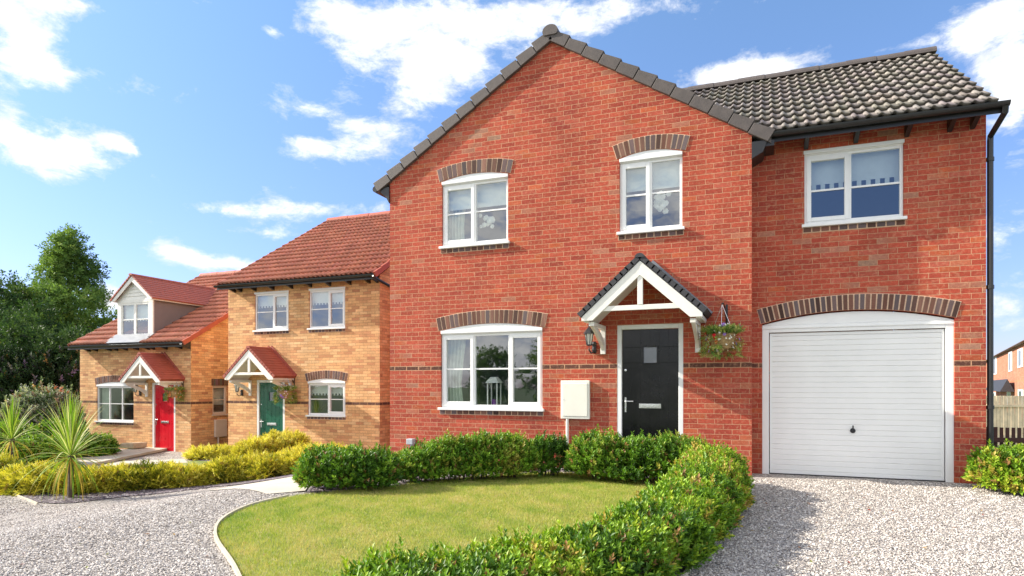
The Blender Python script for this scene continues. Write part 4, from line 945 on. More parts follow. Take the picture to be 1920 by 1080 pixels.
def hedge(name, line, hw, hh, n, pal, label, cat, group=None, sc=1., seed=3, lift=0., bright=0., tmpl=None, updir=.8, m=None, bare=0.):
    """leafy hedge along a ground line: shoots on a lumpy rounded skin and others inside it, over real stems"""
    r = np.random.default_rng(seed); line = np.array(smooth_loop(line, 6, False)) if len(line) > 2 else np.array(line)
    seg = np.linalg.norm(np.diff(line, axis=0), axis=1); cum = np.concatenate([[0], np.cumsum(seg)]); L = cum[-1]
    ex = hw*.9; s_ = r.uniform(-ex, L+ex, n); sc_ = np.clip(s_, 0, L)
    cx = np.interp(sc_, cum, line[:, 0]); cy = np.interp(sc_, cum, line[:, 1])
    tx = np.interp(sc_+.05, cum, line[:, 0])-np.interp(sc_-.05, cum, line[:, 0]); ty = np.interp(sc_+.05, cum, line[:, 1])-np.interp(sc_-.05, cum, line[:, 1])
    q = np.hypot(tx, ty)+1e-9; tx /= q; ty /= q
    endf = np.sqrt(np.clip(1-((s_-sc_)/(ex*1.02))**2, .02, 1))
    a = r.uniform(-.35, math.pi+.35, n); depth_ = np.abs(r.normal(0, .16, n)); rad = np.clip(1-depth_, .25, 1)
    ca, sa = np.cos(a), np.sin(a); ca2 = np.sign(ca)*np.abs(ca)**.75; sa2 = np.where(sa > 0, np.abs(sa)**.75, sa*.6)
    base = np.stack([cx, cy, np.zeros(n)], 1); side = np.stack([-ty, tx, np.zeros(n)], 1); tan = np.stack([tx, ty, np.zeros(n)], 1)
    hp_ = hh if isinstance(hh, (list, tuple)) else (hh, hh); hA = np.interp(sc_, np.linspace(0, L, len(hp_)), hp_); hh = float(np.mean(hp_))
    rough_p = base+side*(ca2*hw)[:, None]+np.array([0, 0, 1.])*(sa2*hA)[:, None]+tan*(s_-sc_)[:, None]
    lump = 1+.13*lumps(rough_p, seed, 5.)+.13*lumps(rough_p, seed+9, 14.)+np.where(r.random(n) < .12, r.uniform(0, .16, n), 0)
    P = base+tan*(s_-sc_)[:, None]+side*(ca2*hw*rad*lump*endf)[:, None]
    tipup = np.where((r.random(n) < .10) & (sa > .5), r.uniform(0, .09, n)*sc, 0)
    P[:, 2] = g(P[:, 0], P[:, 1])+lift+hA*.30+(sa2*hA*.70*rad*lump*endf)+tipup
    Nn = side*ca2[:, None]+tan*((s_-sc_)/ex)[:, None]+np.array([0, 0, 1.])*sa2[:, None]
    Dv = Nn*.75+np.array([0, 0, updir])+r.normal(0, .35, (n, 3)); Dv[:, 2] = np.maximum(Dv[:, 2], -.2)
    S = sc*r.uniform(.6, 1.35, n)
    ti = ramp3(.5+.30*lumps(P, seed+4, 4.)+r.normal(0, .24, n)+bright, pal)
    dead = r.random(n) < .035; ti[dead] = np.array([.34, .19, .07])*r.uniform(.6, 1.3, (dead.sum(), 1))
    hole = lumps(P, seed+50, 16.) > -.85; P, Dv, S, ti = P[hole], Dv[hole], S[hole], ti[hole]
    t_ = thing(name, (float(np.mean(line[:, 0])), float(np.mean(line[:, 1])), float(g(*np.mean(line, axis=0)))), label, cat, group)
    TV, TF, TT = tmpl or SH
    if bare:
        kp = lumps(P, seed+77, 3.) < 1-bare; P, Dv, S, ti = P[kp], Dv[kp], S[kp], ti[kp]
    V, Fc, T = scatter(TV, TF, P, Dv, S, ti, TT=TT); fast('foliage', V, Fc, m or m_leaf, T, t_)
    st = MB(); ns = max(4, int(L/.12))
    for i in range(ns):
        u = L*(i+.5)/ns; x = float(np.interp(u, cum, line[:, 0])); y = float(np.interp(u, cum, line[:, 1])); z = float(g(x, y))
        for k in range(4):
            dx, dy2 = random.uniform(-hw, hw)*.8, random.uniform(-hw, hw)*.8; st.tube([(x+dx*.2, y+dy2*.2, z), (x+dx*.5, y+dy2*.5, z+hh*.4), (x+dx, y+dy2, z+hh*.85)], [.008, .006, .003], 5, False)
    obj('stems', st, m_bark, t_); return t_
# ---- front hedge, wrapping the lawn from the house corner to the camera
front = [ray(1338, 7.95), ray(1325, 7.0), ray(1285, 5.7), ray(1215, 4.75), ray(1110, 4.1), ray(980, 3.75), ray(870, 3.6), ray(745, 3.5)]
hedge('hedge', front, .34, (.47, .41, .35, .30, .27, .24), 21000, BRIGHT, 'long clipped green hedge curving along the front and right of the lawn', 'hedge', sc=1.05, seed=11, bright=-.04)
G1 = 'green shrubs along the back of the front lawn'
hedge('shrub', [ray(606, 8.0), ray(655, 8.0), ray(702, 8.05)], .30, .42, 3200, GREEN, 'dark green shrub at the left end of the lawn, nearest the paved path', 'shrub', G1, 1.15, 21)
hedge('shrub', [ray(775, 8.55), ray(860, 8.75), ray(970, 8.95)], .26, (.34, .52, .55, .52), 4600, GREEN, 'long green shrub in front of the three-light ground-floor window', 'shrub', G1, 1.15, 22, bright=.08)
hedge('shrub', [ray(1015, 9.15), ray(1045, 9.2)], .20, .48, 1000, GREEN, 'thin green shrub below the white meter box', 'shrub', G1, 1.15, 23, bare=.15)
hedge('shrub', [ray(1108, 8.85), ray(1180, 8.65), ray(1285, 8.35)], .30, .54, 5000, GREEN, 'dense green shrub in front of the black front door', 'shrub', G1, 1.15, 24)
hedge('shrub', [ray(1885, 7.9), ray(1960, 7.6)], .34, .46, 2800, BRIGHT, 'loose green shrub at the right corner of the garage', 'shrub', None, 1.3, 25, updir=.5)

# ---- golden conifers
def spray(seed=2, n=16):
    r = np.random.default_rng(seed); V = []; Fc = []; T = []
    for i in range(n):
        h = .16*(i/n); a = (i % 2)*math.pi+r.uniform(-.5, .5); o = .65+r.uniform(-.2, .2); l = .085*(1.15-i/n*.6); b = np.array([0, 0, h])
        d = np.array([math.cos(a)*math.sin(o), math.sin(a)*math.sin(o), math.cos(o)]); s_ = np.cross(d, [r.normal(), r.normal(), r.normal()]); s_ /= np.linalg.norm(s_); w = .009
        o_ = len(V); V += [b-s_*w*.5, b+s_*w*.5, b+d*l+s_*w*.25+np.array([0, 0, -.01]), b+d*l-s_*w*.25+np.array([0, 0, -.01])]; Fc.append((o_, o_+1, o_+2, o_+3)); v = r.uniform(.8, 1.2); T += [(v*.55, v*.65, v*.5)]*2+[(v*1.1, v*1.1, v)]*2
    return np.array(V), np.array(Fc), np.array(T)
SP = spray(); G2 = 'golden conifers bordering the neighbouring gardens'
def golden(px0, py0, px1, py1, hw, hh, n, label, seed, bright=0., pal=GOLD):
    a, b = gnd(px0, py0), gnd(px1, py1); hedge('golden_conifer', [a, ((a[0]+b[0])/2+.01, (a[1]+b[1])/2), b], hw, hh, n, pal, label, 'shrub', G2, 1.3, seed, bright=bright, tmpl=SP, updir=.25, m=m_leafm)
golden(45, 920, 105, 922, .32, .27, 1700, 'golden conifer just left of the front spiky plant', 31, -.05)
golden(165, 921, 305, 912, .32, .22, 2300, 'wide golden conifer hedge just right of the front spiky plant', 32, -.05)
golden(-30, 912, -2, 913, .3, .38, 1100, 'golden conifer cut by the left edge of the picture', 33, -.15)
golden(345, 912, 372, 909, .22, .16, 800, 'low golden conifer at the near edge of the small lawn', 34, .02)
golden(418, 905, 440, 903, .25, .28, 1000, 'rounded golden conifer beside the near corner of the small lawn', 35, .08)
golden(478, 898, 505, 896, .30, .28, 1200, 'bushy golden conifer where the pale paved path begins', 36, .1)
golden(545, 888, 570, 886, .30, .30, 1300, 'golden conifer behind the left end of the green shrubs', 37, .12)
golden(600, 873, 618, 873, .3, .26, 1000, 'golden conifer right below the middle house window', 38, .15)
golden(470, 874, 500, 872, .32, .46, 1600, 'tall golden conifer left below the green door', 39, .2)
golden(520, 868, 550, 868, .28, .58, 1400, 'spiky golden conifer right below the green door', 40, .25)
golden(375, 861, 425, 860, .22, .13, 800, 'low pale golden conifer at the back of the small lawn', 41, .3)

# ---- cordylines
def cordyline(base, top_z, nl, L, label, seed):
    r = random.Random(seed); x, y = base; z = float(g(x, y)); t_ = thing('cordyline', (x, y, z), label, 'cordyline', 'cordylines in the left garden')
    tr = MB(); tr.tube([(x, y, z), (x+.01, y, z+(top_z-z)*.5), (x, y+.01, top_z)], [.055, .045, .05], 9); obj('trunk', tr, m_bark, t_)
    V = []; Fc = []; T = []
    for i in range(nl):
        u = (i+.5)/nl; az_ = i*2.399; el_ = R(88)-u**1.9*R(155)+r.uniform(-.12, .12); l = L*r.uniform(.75, 1.08)*(1-.25*max(0, u-.6)); w = .023*r.uniform(.8, 1.15)
        h = Vector((math.cos(az_), math.sin(az_), 0)); side = Vector((-math.sin(az_), math.cos(az_), 0)); p = Vector((x, y, top_z+.05-.12*u))+h*.02
        e_ = el_; n = 9; o = len(V); droop = (.22+1.35*u)*r.uniform(.6, 1.3)
        old = u > .72
        c = (.62, .46, .08) if old and r.random() < .5 else ((.22, .40, .035) if r.random() < .6 else (.40, .52, .08))
        if not old and r.random() < .25: c = (.75, .76, .36)
        for k in range(n+1):
            s_ = k/n; ww = w*(.55+.9*s_ if s_ < .4 else 1-.0*s_)*(1-max(0, s_-.45)/.55)**.8+.0015; up = side.cross(Vector((h.x*math.cos(e_), h.y*math.cos(e_), math.sin(e_))))
            V += [p+side*ww*.5, p+up*ww*.12*-1, p-side*ww*.5]; f = 1-.25*s_; T += [tuple(q*f for q in c)]*3
            dv = Vector((h.x*math.cos(e_), h.y*math.cos(e_), math.sin(e_))); p = p+dv*(l/n); e_ = max(e_-droop/n*(1 if s_ > .15 else .2)*math.cos(max(min(e_, 1.5), -1.5))**.3 if e_ > -1.5 else e_, -1.52)
        for k in range(n):
            a = o+k*3; Fc += [(a, a+1, a+4, a+3), (a+1, a+2, a+5, a+4)]
    fast('leaves', np.array([tuple(v) for v in V]), np.array(Fc), m_leafm, np.array(T), t_, smooth=True); return t_
c1 = gnd(132, 934); d1 = dep(*c1); cordyline(c1, H-(852-HY)*d1/F, 200, 1.02, 'tall spiky cordyline standing in front of the golden hedge', 5)
c2 = gnd(22, 897); d2 = dep(*c2); cordyline(c2, H-(822-HY)*d2/F, 100, .9, 'smaller spiky cordyline at the left edge of the picture', 6)

# ---- left garden shrubs
PHOT = [(.05, .09, .03), (.12, .18, .07), (.30, .34, .22), (.45, .45, .36), (.50, .16, .10)]
G3 = 'leafy shrubs in front of the far left fence'
hedge('shrub', [ray(62, 19.5), ray(95, 19.5)], .75, 1.75, 3800, PHOT, 'pale variegated shrub with red tips behind the cordylines', 'shrub', G3, 2.6, 51)
hedge('shrub', [ray(92, 17.6), ray(128, 17.8)], .45, .85, 2000, GREEN, 'mid green shrub left of the low house window', 'shrub', G3, 2.2, 52)
hedge('shrub', [ray(172, 18.0), ray(190, 18.2)], .35, .50, 1200, GREEN, 'low round green shrub under the window of the low house', 'shrub', G3, 1.8, 53)
hedge('shrub', [ray(48, 15.8), ray(88, 16.0)], .45, .62, 2000, BRIGHT, 'low bright green plants between the two cordylines', 'shrub', G3, 1.8, 54)
hedge('shrub', [ray(-10, 17.5), ray(22, 17.5)], .5, .9, 1600, GREEN, 'green shrub behind the left-edge cordyline', 'shrub', G3, 2., 55)

# ---- hanging baskets
def basket(xc, Y, zt, s, label, cols, hook_dx=.05):
    """zt = wall hook height"""
    yb = Y-.30*s; zb = zt-.64*s; t_ = thing('hanging_basket', (xc, Y, zt), label, 'hanging basket', 'hanging baskets beside the front doors')
    h = MB(); h.box(xc+hook_dx-.014, xc+hook_dx+.014, Y-.014, Y-.001, zt-.34*s, zt+.03*s); h.tube([(xc+hook_dx, Y-.01, zt-.25*s), (xc+hook_dx*.6, Y-.16*s, zt-.03), (xc+hook_dx*.4, yb+.03, zt+.015), (xc, yb, zt+.02), (xc, yb-.012, zt-.005)], .008, 6); obj('bracket', h, m_iron, t_)
    c = MB()
    for k in range(3): a = k*2.094+.5; c.tube([(xc, yb, zt), (xc+.17*s*math.cos(a), yb+.17*s*math.sin(a), zb+.24*s)], .004, 5)
    obj('hanger', c, m_chrome, t_)
    b = MB(); b.lathe((xc, yb, zb), [(.001, 0), (.09*s, .005), (.13*s, .05*s), (.165*s, .11*s), (.175*s, .2*s), (.17*s, .23*s), (.15*s, .22*s), (.001, .21*s)], 20)
    for j in range(6): b.lathe((xc, yb, zb+(.03+j*.035)*s), [((.125+.012*j)*s, -.012), ((.138+.0115*j)*s, 0), ((.125+.012*j)*s, .012)], 20)
    obj('basket', b, m_wicker, t_, smooth=True)
    r = np.random.default_rng(int(abs(xc)*100)); n = 1100
    a = r.uniform(0, 2*math.pi, n); u = r.random(n); rr = (.17+.10*u**.5*r.uniform(.6, 1.2, n))*s
    trail = r.random(n) < .45; z_ = np.where(trail, zb+.20*s-.30*s*r.random(n), zb+.21*s+.07*s*r.random(n)); rr = np.where(trail, (.19+.05*r.random(n))*s, rr*r.random(n)**.5)
    keep = ~(trail & (np.sin(a*2.5+1) > .35)); a, z_, rr, trail = a[keep], z_[keep], rr[keep], trail[keep]; n = len(a)
    P = np.stack([xc+rr*np.cos(a), yb+rr*np.sin(a), z_], 1); P[:, 1] = np.minimum(P[:, 1], Y-.03)
    D = np.stack([np.cos(a), np.sin(a), np.where(trail, -.4, .8)], 1)+r.normal(0, .3, (n, 3))
    V, Fc, T = scatter(SH2[0], SH2[1], P, D, r.uniform(.7, 1.2, n)*s, ramp3(r.random(n), [(.07, .16, .03), (.17, .32, .05), (.38, .46, .09), (.60, .55, .22)]), TT=SH2[2]); V0, F0, T0 = V, Fc, T
    n = 90; a = r.uniform(0, 2*math.pi, n); z_ = zb+s*r.uniform(-.02, .36, n); rr = s*r.uniform(.17, .25, n); k = 6; pv = [(0, 0, .006)]+[(math.cos(q*2*math.pi/k), math.sin(q*2*math.pi/k), 0) for q in range(k)]
    TV = np.array(pv)*np.array([.014, .014, 1]); TF = np.array([(0, 1+q, 1+(q+1) % k, 1+(q+2) % k) for q in range(0, k, 2)])
    P = np.stack([xc+rr*np.cos(a), np.minimum(yb+rr*np.sin(a), Y-.02), z_], 1); cl_ = np.array(cols)[r.integers(0, len(cols), n)]
    sz = np.where(cl_[:, 1] > .5, .8, 1.7)*r.uniform(.8, 1.3, n)
    V, Fc, T = scatter(TV, TF, P, np.stack([np.cos(a), np.sin(a), np.full(n, .3)], 1), sz*1.2, cl_); fast('foliage', np.concatenate([V0, V]), np.concatenate([F0, Fc+len(V0)]), m_leaf, np.concatenate([T0, T]), t_)
Wt, Rd, Pu, Pk = (.85, .85, .8), (.65, .01, .02), (.35, .2, .6), (.75, .45, .5)
basket(PX(1362, YG)-.045, YG, PZ(1360, 575, YG), 1.0, 'wicker hanging basket with white and red flowers right of the black door', [Wt, Wt, Wt, Wt, Rd, Pu])
basket(PX(556, YM)-.12, YM, PZ(556, 702, YM), 1.05, 'hanging basket with white and purple flowers right of the green door', [Wt, Wt, Pk, Pu])
basket(PX(346, YL)-.10, YL, PZ(346, 708, YL), .95, 'hanging basket with orange and green leaves right of the red door', [(.6, .25, .08), Wt, (.6, .25, .08)])

# ------------------------------------------------------------------ trees
TL = leaf_shoot(8, .34, .17, .085, 1.15, 9)
def tree(x, y, h, rx, n, pal, label, seed, group=None, base=.12, shape='birch', sc=1., name='tree', low=0., zb=None):
    r = np.random.default_rng(seed); z0 = float(g(x, y)) if zb is None else zb; t_ = thing(name, (x, y, z0), label, 'tree', group)
    nb = 46; tr = MB(); tr.tube([(x, y, z0-.1), (x+.1, y, z0+h*.3), (x-.05, y+.1, z0+h*.6), (x, y, z0+h*.93)], [h*.022, h*.017, h*.010, h*.003], 9)
    Pc = []; Rc = []
    for i in range(nb):
        u = (i+.5)/nb; zh = base+(.97-base)*u
        wr = (min(1, (u+.22)*1.7)*(1-u)**.62*1.15 if shape == 'birch' else math.sin(math.pi*min(1, u*.72+.2))**.6)
        a = i*2.4+r.uniform(-.4, .4); q = r.uniform(.45, 1.0)*wr*rx
        c = np.array([x+q*math.cos(a), y+q*math.sin(a), z0+h*zh+r.uniform(-.02, .04)*h]); Pc.append(c); Rc.append(rx*r.uniform(.22, .38)*(1-.35*u))
        tr.tube([(x, y, z0+h*zh*.82), tuple((np.array([x, y, z0+h*zh*.9])+c)/2+np.array([0, 0, .03*h])), tuple(c)], [h*.007*(1.1-u), h*.004, h*.0015], 5, False)
    obj('trunk', tr, m_bark, t_)
    ci = r.integers(0, nb, n); d = r.normal(0, 1, (n, 3)); d /= np.linalg.norm(d, axis=1, keepdims=True); rr = r.random(n)**.4
    P = np.array(Pc)[ci]+d*(np.array(Rc)[ci]*rr)[:, None]*np.array([1, 1, .85])
    P += np.array([1, 1, 1])*(.25*lumps(P, seed, 1.6))[:, None]*d
    D = d+np.array([0, 0, -.15 if shape == 'birch' else .2])+r.normal(0, .4, (n, 3))
    ti = ramp3(.45+.3*lumps(P, seed+3, .9)+r.normal(0, .2, n)+low, pal)
    V, Fc, T = scatter(TL[0], TL[1], P, D, sc*r.uniform(.7, 1.3, n), ti, TT=TL[2]); fast('crown', V, Fc, m_leafm, T, t_); return t_
G4 = 'trees behind the left-hand house'
def at(px, Z): return ray(px, Z)
BIR = [(.07, .13, .03), (.13, .23, .05), (.22, .34, .07), (.34, .44, .10)]
tree(*at(130, 40), 11.6, 3.5, 5600, BIR, 'tall birch-like tree rising highest above the left house', 61, G4, .10)
tree(*at(40, 36), 7.3, 2.3, 3000, [(.05, .10, .02), (.10, .18, .03), (.18, .26, .05), (.26, .32, .08)], 'pale green young tree left of the tall tree', 62, G4, .1)
tree(*at(88, 37), 7.8, 2.2, 3000, BIR, 'mid green tree between the tall tree and the pale young tree', 63, G4, .1, 'round')
tree(*at(12, 31), 5.6, 3.3, 4200, DARKG, 'dark bushy tree at the left edge of the picture', 64, G4, .02, 'round')
tree(*at(95, 29), 4.4, 3.0, 4200, DARKG, 'low dark spreading tree right behind the left garden fence', 65, G4, .02, 'round', low=-.05)
tree(*at(185, 42), 6.3, 2.9, 3000, BIR, 'green tree just left of the white dormer', 66, G4, .06, 'round')
tree(*at(215, 46), 6.0, 2.6, 2400, BIR, 'small tree showing beside the dormer, partly behind the roof', 67, G4, .06, 'round')
tree(*at(-40, 34), 7.5, 3.4, 3000, DARKG, 'dark tree mostly cut by the left edge of the picture', 68, G4, .04, 'round')
bud = hedge('buddleia', [ray(20, 27), ray(90, 27), ray(140, 27.5)], 1.3, 3.2, 3600, [(.02, .045, .015), (.03, .06, .02), (.05, .09, .03), (.24, .15, .25)], 'wide dark shrub with small mauve flowers behind the fence', 'shrub', None, 4.2, 71, bright=-.12, m=m_leafm)
# trees across the road behind the camera: what the window glass mirrors
for i, (x, y, h) in enumerate([(-12, -44, 5.4), (-4, -47, 4.4), (-20, -43, 6.4), (4, -50, 3.9), (-28, -46, 5.8)]):
    tree(x, y, h, h*.45, 1500, BIR, ['tree across the road behind the viewer, mirrored in the ground-floor glass', 'low tree across the road, second of its row', 'tallest tree across the road behind the viewer', 'smallest tree across the road behind the viewer', 'last tree of the row across the road'][i], 90+i, 'trees across the road', .08, 'round', sc=1.3)

# ------------------------------------------------------------------ fences and the house on the right
def board_fence(name, a, b, zt, h, m, label, bw=.11, gap=.004, th=.02, rail=None, posts=False):
    d = Vector((b[0]-a[0], b[1]-a[1], 0)); L = d.length; d.normalize(); n = int(L/(bw+gap)); t_ = thing(name, (a[0], a[1], zt-h), label, 'fence'); mb = MB(); nn = Vector((-d.y, d.x, 0))
    for i in range(n):
        p = Vector((a[0], a[1], zt-h))+d*(i*(bw+gap)); j = random.uniform(-.008, .008); q = p+nn*(.004*(i % 2)); mb.prism([q, q+d*bw, q+d*bw+Vector((0, 0, h+j)), q+Vector((0, 0, h+j))], nn*th)
    obj('boards', mb, m, t_)
    rl = MB()
    for f in (rail or (.2, .8)): p = Vector((a[0], a[1], zt-h+h*f))-nn*.035; rl.bar(p, p+d*L, .05, .08)
    obj('rails', rl, m, t_)
    k = 0
    while k*2.0 < L+.1: p = Vector((a[0], a[1], zt-h-.1))+d*min(k*2.0, L-.05)+nn*.06; pb = MB(); pb.box(p.x-.05, p.x+.05, p.y-.05, p.y+.05, p.z, p.z+h+.1); obj('post', pb, m, t_); k += 1
    return t_
fa = ray(-60, 25.5); fb = (LX0-.3, 21.0); board_fence('timber_fence', fa, fb, H-(757-HY)*25/F, 1.6, m_wood, 'grey timber fence left of the low buff house')
pa, pb_ = ray(1848, 22.), ray(2010, 22.)
board_fence('timber_fence', pa, pb_, H-(742-HY)*22/F, 1.75, m_pine, 'pale close-boarded fence beyond the right corner of the red house', .11, .018)
ka = (PX(1853, 13.), 13.); kb = (PX(1990, 13.), 13.)
board_fence('picket_fence', ka, kb, H-(801-HY)*dep(*ka)/F, .95, m_pick, 'low dark brown picket fence behind the right-hand shrub', .05, .032, .02, (.45, .78))
# far house: wall runs away from the viewer
Zf = 40.; A0 = Vector((*ray(1990, 30.), 0)); dirf = Vector((math.sin(R(12.5)), math.cos(R(12.5)), 0)); nf = Vector((dirf.y, -dirf.x, 0))
fh = thing('brick_house', (A0.x, A0.y, -.9), 'distant orange brick house with dark roof beyond the pale fence', 'house')
far_x = None
def fx(px):   # distance along the far wall where a pixel column meets it
    a = phi(px); s_ = math.tan(a); return (s_*A0.y-A0.x)/(dirf.x-s_*dirf.y)
def fz(px, py): p = A0+dirf*fx(px); return H-(py-HY)*dep(p.x, p.y)/F
m_far = brick('orange_brick_far', [(0, (.40, .13, .075)), (.5, (.47, .17, .10)), (1, (.50, .22, .14))], (.5, .36, .24), side=True, dark=(.5, .17, .07))
Lf = fx(1850); ez = (fz(1870, 663)+fz(1915, 647))/2; L2 = max(Lf+3, 1)
P3 = lambda s_, z, n_=0.: tuple(A0+dirf*s_+nf*n_+Vector((0, 0, z)))
mb = MB(); mb.add([P3(-3, -1.5), P3(Lf+1, -1.5), P3(Lf+1, ez), P3(-3, ez)], [(0, 1, 2, 3)]); mb.add([P3(-3, -1.5), P3(-3, -1.5, 8), P3(-3, ez, 8), P3(-3, ez)], [(0, 1, 2, 3)]); mb.add([P3(Lf+1, -1.5), P3(Lf+1, -1.5, 8), P3(Lf+1, ez, 8), P3(Lf+1, ez+2.6, 4), P3(Lf+1, ez)], [(0, 1, 2, 3, 4)]); obj('wall', mb, m_far, fh)
mb = MB(); a_, b_ = P3(-3.3, ez-.1, -.35), P3(Lf+1.2, ez-.1, -.35)
mb.prism([P3(-3.3, ez-.12, -.35), P3(-3.3, ez+2.7, 4), P3(-3.3, ez-.12, 8.35)], Vector(b_)-Vector(a_)); obj('roof', mb, plain('grey_slate_far', (.17, .14, .14), .7, var=.25, scale=3.), fh)
for (p0, p1, yt, yb) in ((1862, 1869, 671, 703), (1892, 1898, 661, 697), (1909, 1918, 656, 690), (1862, 1867, 735, 760), (1910, 1919, 730, 760), (1889, 1896, 733, 760)):
    s0, s1 = fx(p1), fx(p0); z0_, z1_ = fz(p0, yb), fz(p0, yt); mb = MB()
    mb.prism([P3(s0, z0_, -.05), P3(s1, z0_, -.05), P3(s1, z1_, -.05), P3(s0, z1_, -.05)], nf*.06); w_ = obj('window', mb, m_upvc, fh); q = MB(); e = (s1-s0)*.24
    q.prism([P3(s0+e, z0_+.12, -.06), P3(s1-e, z0_+.12, -.06), P3(s1-e, z1_-.12, -.06), P3(s0+e, z1_-.12, -.06)], nf*.008); obj('pane', q, plain('far_glass', (.10, .13, .16), .1), w_)
s0, s1 = fx(1903), fx(1868); z0_, z1_ = fz(1885, 733), fz(1885, 712); mb = MB(); sm = (s0+s1)/2
mb.prism([P3(s0, z0_, -.9), P3(s0, z1_, -.45), P3(s0, z0_, 0)], dirf*(s1-s0)); obj('porch_canopy', mb, m_rblk, fh)

# ------------------------------------------------------------------ grass blades and loose stones
def pick(n, poly, seed):
    r = np.random.default_rng(seed); P = np.array(poly); lo, hi = P.min(0), P.max(0); x = r.uniform(lo[0], hi[0], n); y = r.uniform(lo[1], hi[1], n); c = np.zeros(n, bool); j = len(P)-1
    for i in range(len(P)):
        xi, yi = P[i]; xj, yj = P[j]
        with np.errstate(divide='ignore', invalid='ignore'): t_ = ((yi > y) != (yj > y)) & (x < (xj-xi)*(y-yi)/(yj-yi+1e-12)+xi)
        c ^= t_; j = i
    return x[c], y[c]
def grass(name, poly, n, seed, hgt=.035, w=.004, label='', ty=.0):
    x, y = pick(n, poly, seed); n = len(x); r = np.random.default_rng(seed+1); z = g(x, y)+.008
    a = r.uniform(0, 2*math.pi, n); h = hgt*r.uniform(.5, 1.25, n); lean = r.uniform(.1, .9, n)*h; b = r.uniform(0, 2*math.pi, n)
    sx, sy = np.cos(a)*w/2, np.sin(a)*w/2; V = np.stack([np.stack([x-sx, y-sy, z], 1), np.stack([x+sx, y+sy, z], 1), np.stack([x+lean*np.cos(b), y+lean*np.sin(b), z+h], 1)], 1).reshape(-1, 3)
    P = np.stack([x, y, z], 1); k = .52+.22*lumps(P, 5, 1.5)+.22*lumps(P, 8, 7.)+.12*lumps(P, 18, 20.)+r.normal(0, .24, n)
    c = ramp3(k, [(.16, .28, .03), (.28, .38, .05), (.40, .44, .075), (.52, .48, .14), (.60, .49, .22)]); T = np.repeat(c, 3, 0)
    o = fast(name, V, np.arange(3*n).reshape(-1, 3), m_blade, T); return tag(o, label, 'grass', kind='stuff')
def leaf_litter(n, seed):
    r_ = random.Random(seed); V = []; Fc = []; T = []
    for _ in range(n):
        px_, py_ = r_.choice([(r_.uniform(20, 520), r_.uniform(950, 1075)), (r_.uniform(1420, 1900), r_.uniform(935, 1075)), (r_.uniform(1400, 1600), r_.uniform(905, 1000))]); x, y = gnd(px_, py_); z = float(g(x, y))+.014
        a = r_.uniform(0, 6.28); l = r_.uniform(.012, .028); w = l*.4; c, s_ = math.cos(a), math.sin(a); o = len(V)
        V += [(x-c*l, y-s_*l, z), (x+s_*w, y-c*w, z+.006), (x+c*l, y+s_*l, z+r_.uniform(0, .012)), (x-s_*w, y+c*w, z+.004)]; Fc.append((o, o+1, o+2, o+3)); T += [r_.choice([(.30, .12, .03), (.42, .25, .06), (.20, .22, .04), (.36, .06, .03)])]*4
    return tag(fast('fallen_leaves', np.array(V), np.array(Fc), m_leafm, np.array(T)), 'small dry leaves scattered thinly over the pale gravel', 'leaves', kind='stuff')
leaf_litter(90, 4)
grass('grass', LAWN, 260000, 3, .030, .0045, 'short yellowish green mown grass of the front lawn')
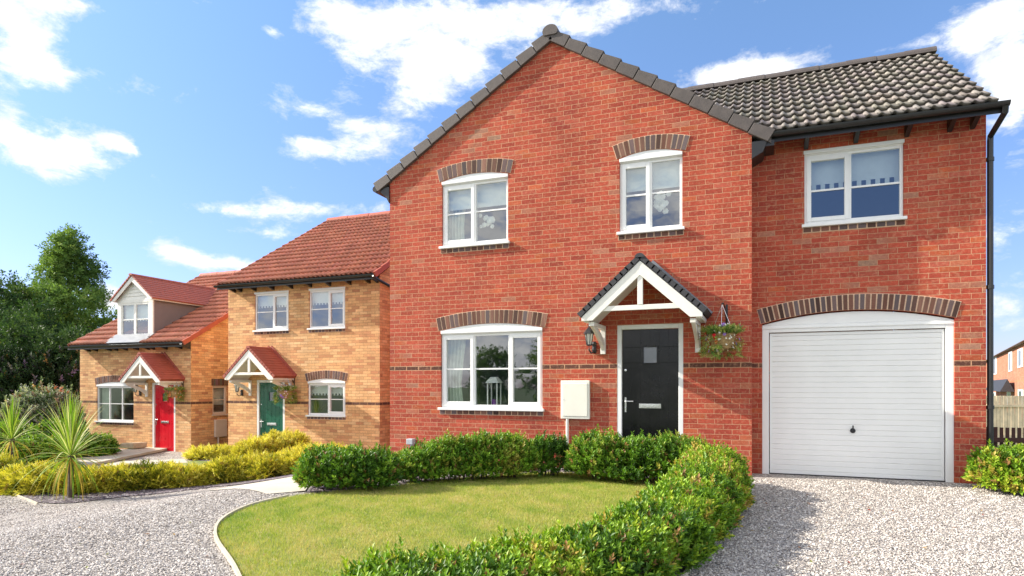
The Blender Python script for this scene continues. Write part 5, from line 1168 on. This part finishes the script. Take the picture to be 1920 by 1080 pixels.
def stones(name, poly, dens, smin, smax, label, seed, zmax=9.5, cols=None, far=14.):
    P_ = np.array(poly); area = np.prod(P_.max(0)-P_.min(0)); x, y = pick(int(area*dens), poly, seed); r = np.random.default_rng(seed)
    Z = dep(x, y); u = (x*math.cos(TH)+y*math.sin(TH))/np.maximum(Z, .1); ok = (Z > 2.8) & (np.abs(u) < .9) & (r.random(len(x)) < np.clip((4.5/Z)**1.6, 0, 1)) & (Z < far)
    x, y = x[ok], y[ok]; n = len(x)
    TV = np.array([(1, 0, 0), (-.9, .15, 0), (0, 1, .1), (.1, -.95, 0), (.1, 0, .55), (0, .1, -.5), (.6, .6, .2), (-.6, -.5, .25)], float)
    TF = np.array([(0, 6, 4), (6, 2, 4), (2, 1, 4), (1, 7, 4), (7, 3, 4), (3, 0, 4), (0, 3, 5), (3, 1, 5), (1, 2, 5), (2, 0, 5)])
    D = np.stack([r.normal(0, .45, n), r.normal(0, .45, n), np.ones(n)], 1); S = r.uniform(smin, smax, n)*(1+np.clip(dep(x, y)-5, 0, 6)*.07)
    P = np.stack([x, y, g(x, y)+S*.25], 1); c = ramp3(r.random(n)**.8, cols) * r.uniform(.85, 1.1, (n, 1))
    V, Fc, T = scatter(TV*np.array([1, .7, .8]), TF, P, D, S, c); o = fast(name, V, Fc, m_stones, T); return tag(o, label, 'gravel', kind='stuff')
GC = [(.20, .17, .155), (.38, .34, .305), (.52, .47, .42), (.62, .565, .51), (.76, .71, .65)]
DR = pts((1276, 1095), (1318, 1042), (1356, 1001), (1393, 951), (1402, 925), (1412, 897), (1850, 909), (2000, 915)) + [(6.5, 7), (6., 2.), (1.5, 2.0)]
stones('gravel', DR, 3600,   .006, .0125, 'pale grey gravel covering the drive in front of the garage', 101, cols=GC)
DL = pts((466, 1130), (434, 1064), (400, 1008), (413, 975), (466, 948), (540, 930), (565, 926), (380, 924), (300, 936), (130, 950), (60, 947), (-60, 905)) + [(-12, 4), (-8, 1.), (-3, 1.5)]
stones('gravel', DL, 3400, .006, .0125, 'pale grey gravel covering the shared drive on the left', 102, cols=GC)
SCc = [(.05, .04, .045), (.12, .09, .11), (.22, .18, .20), (.40, .36, .36)]
stones('slate_chippings', BED, 700, .012, .024, 'plum slate chippings in the bed between lawn and red wall', 103, cols=SCc)
stones('slate_chippings', BED2, 900, .010, .02, 'plum slate chippings under the front hedge', 104, cols=SCc)
stones('slate_chippings', smooth_loop(pts((-40, 903), (10, 922), (60, 941), (130, 944), (230, 933), (330, 923), (400, 914), (330, 904), (160, 900), (40, 895), (-40, 890)), 4), 900, .012, .026, 'plum slate chippings under the front cordyline', 105, cols=SCc, far=16)
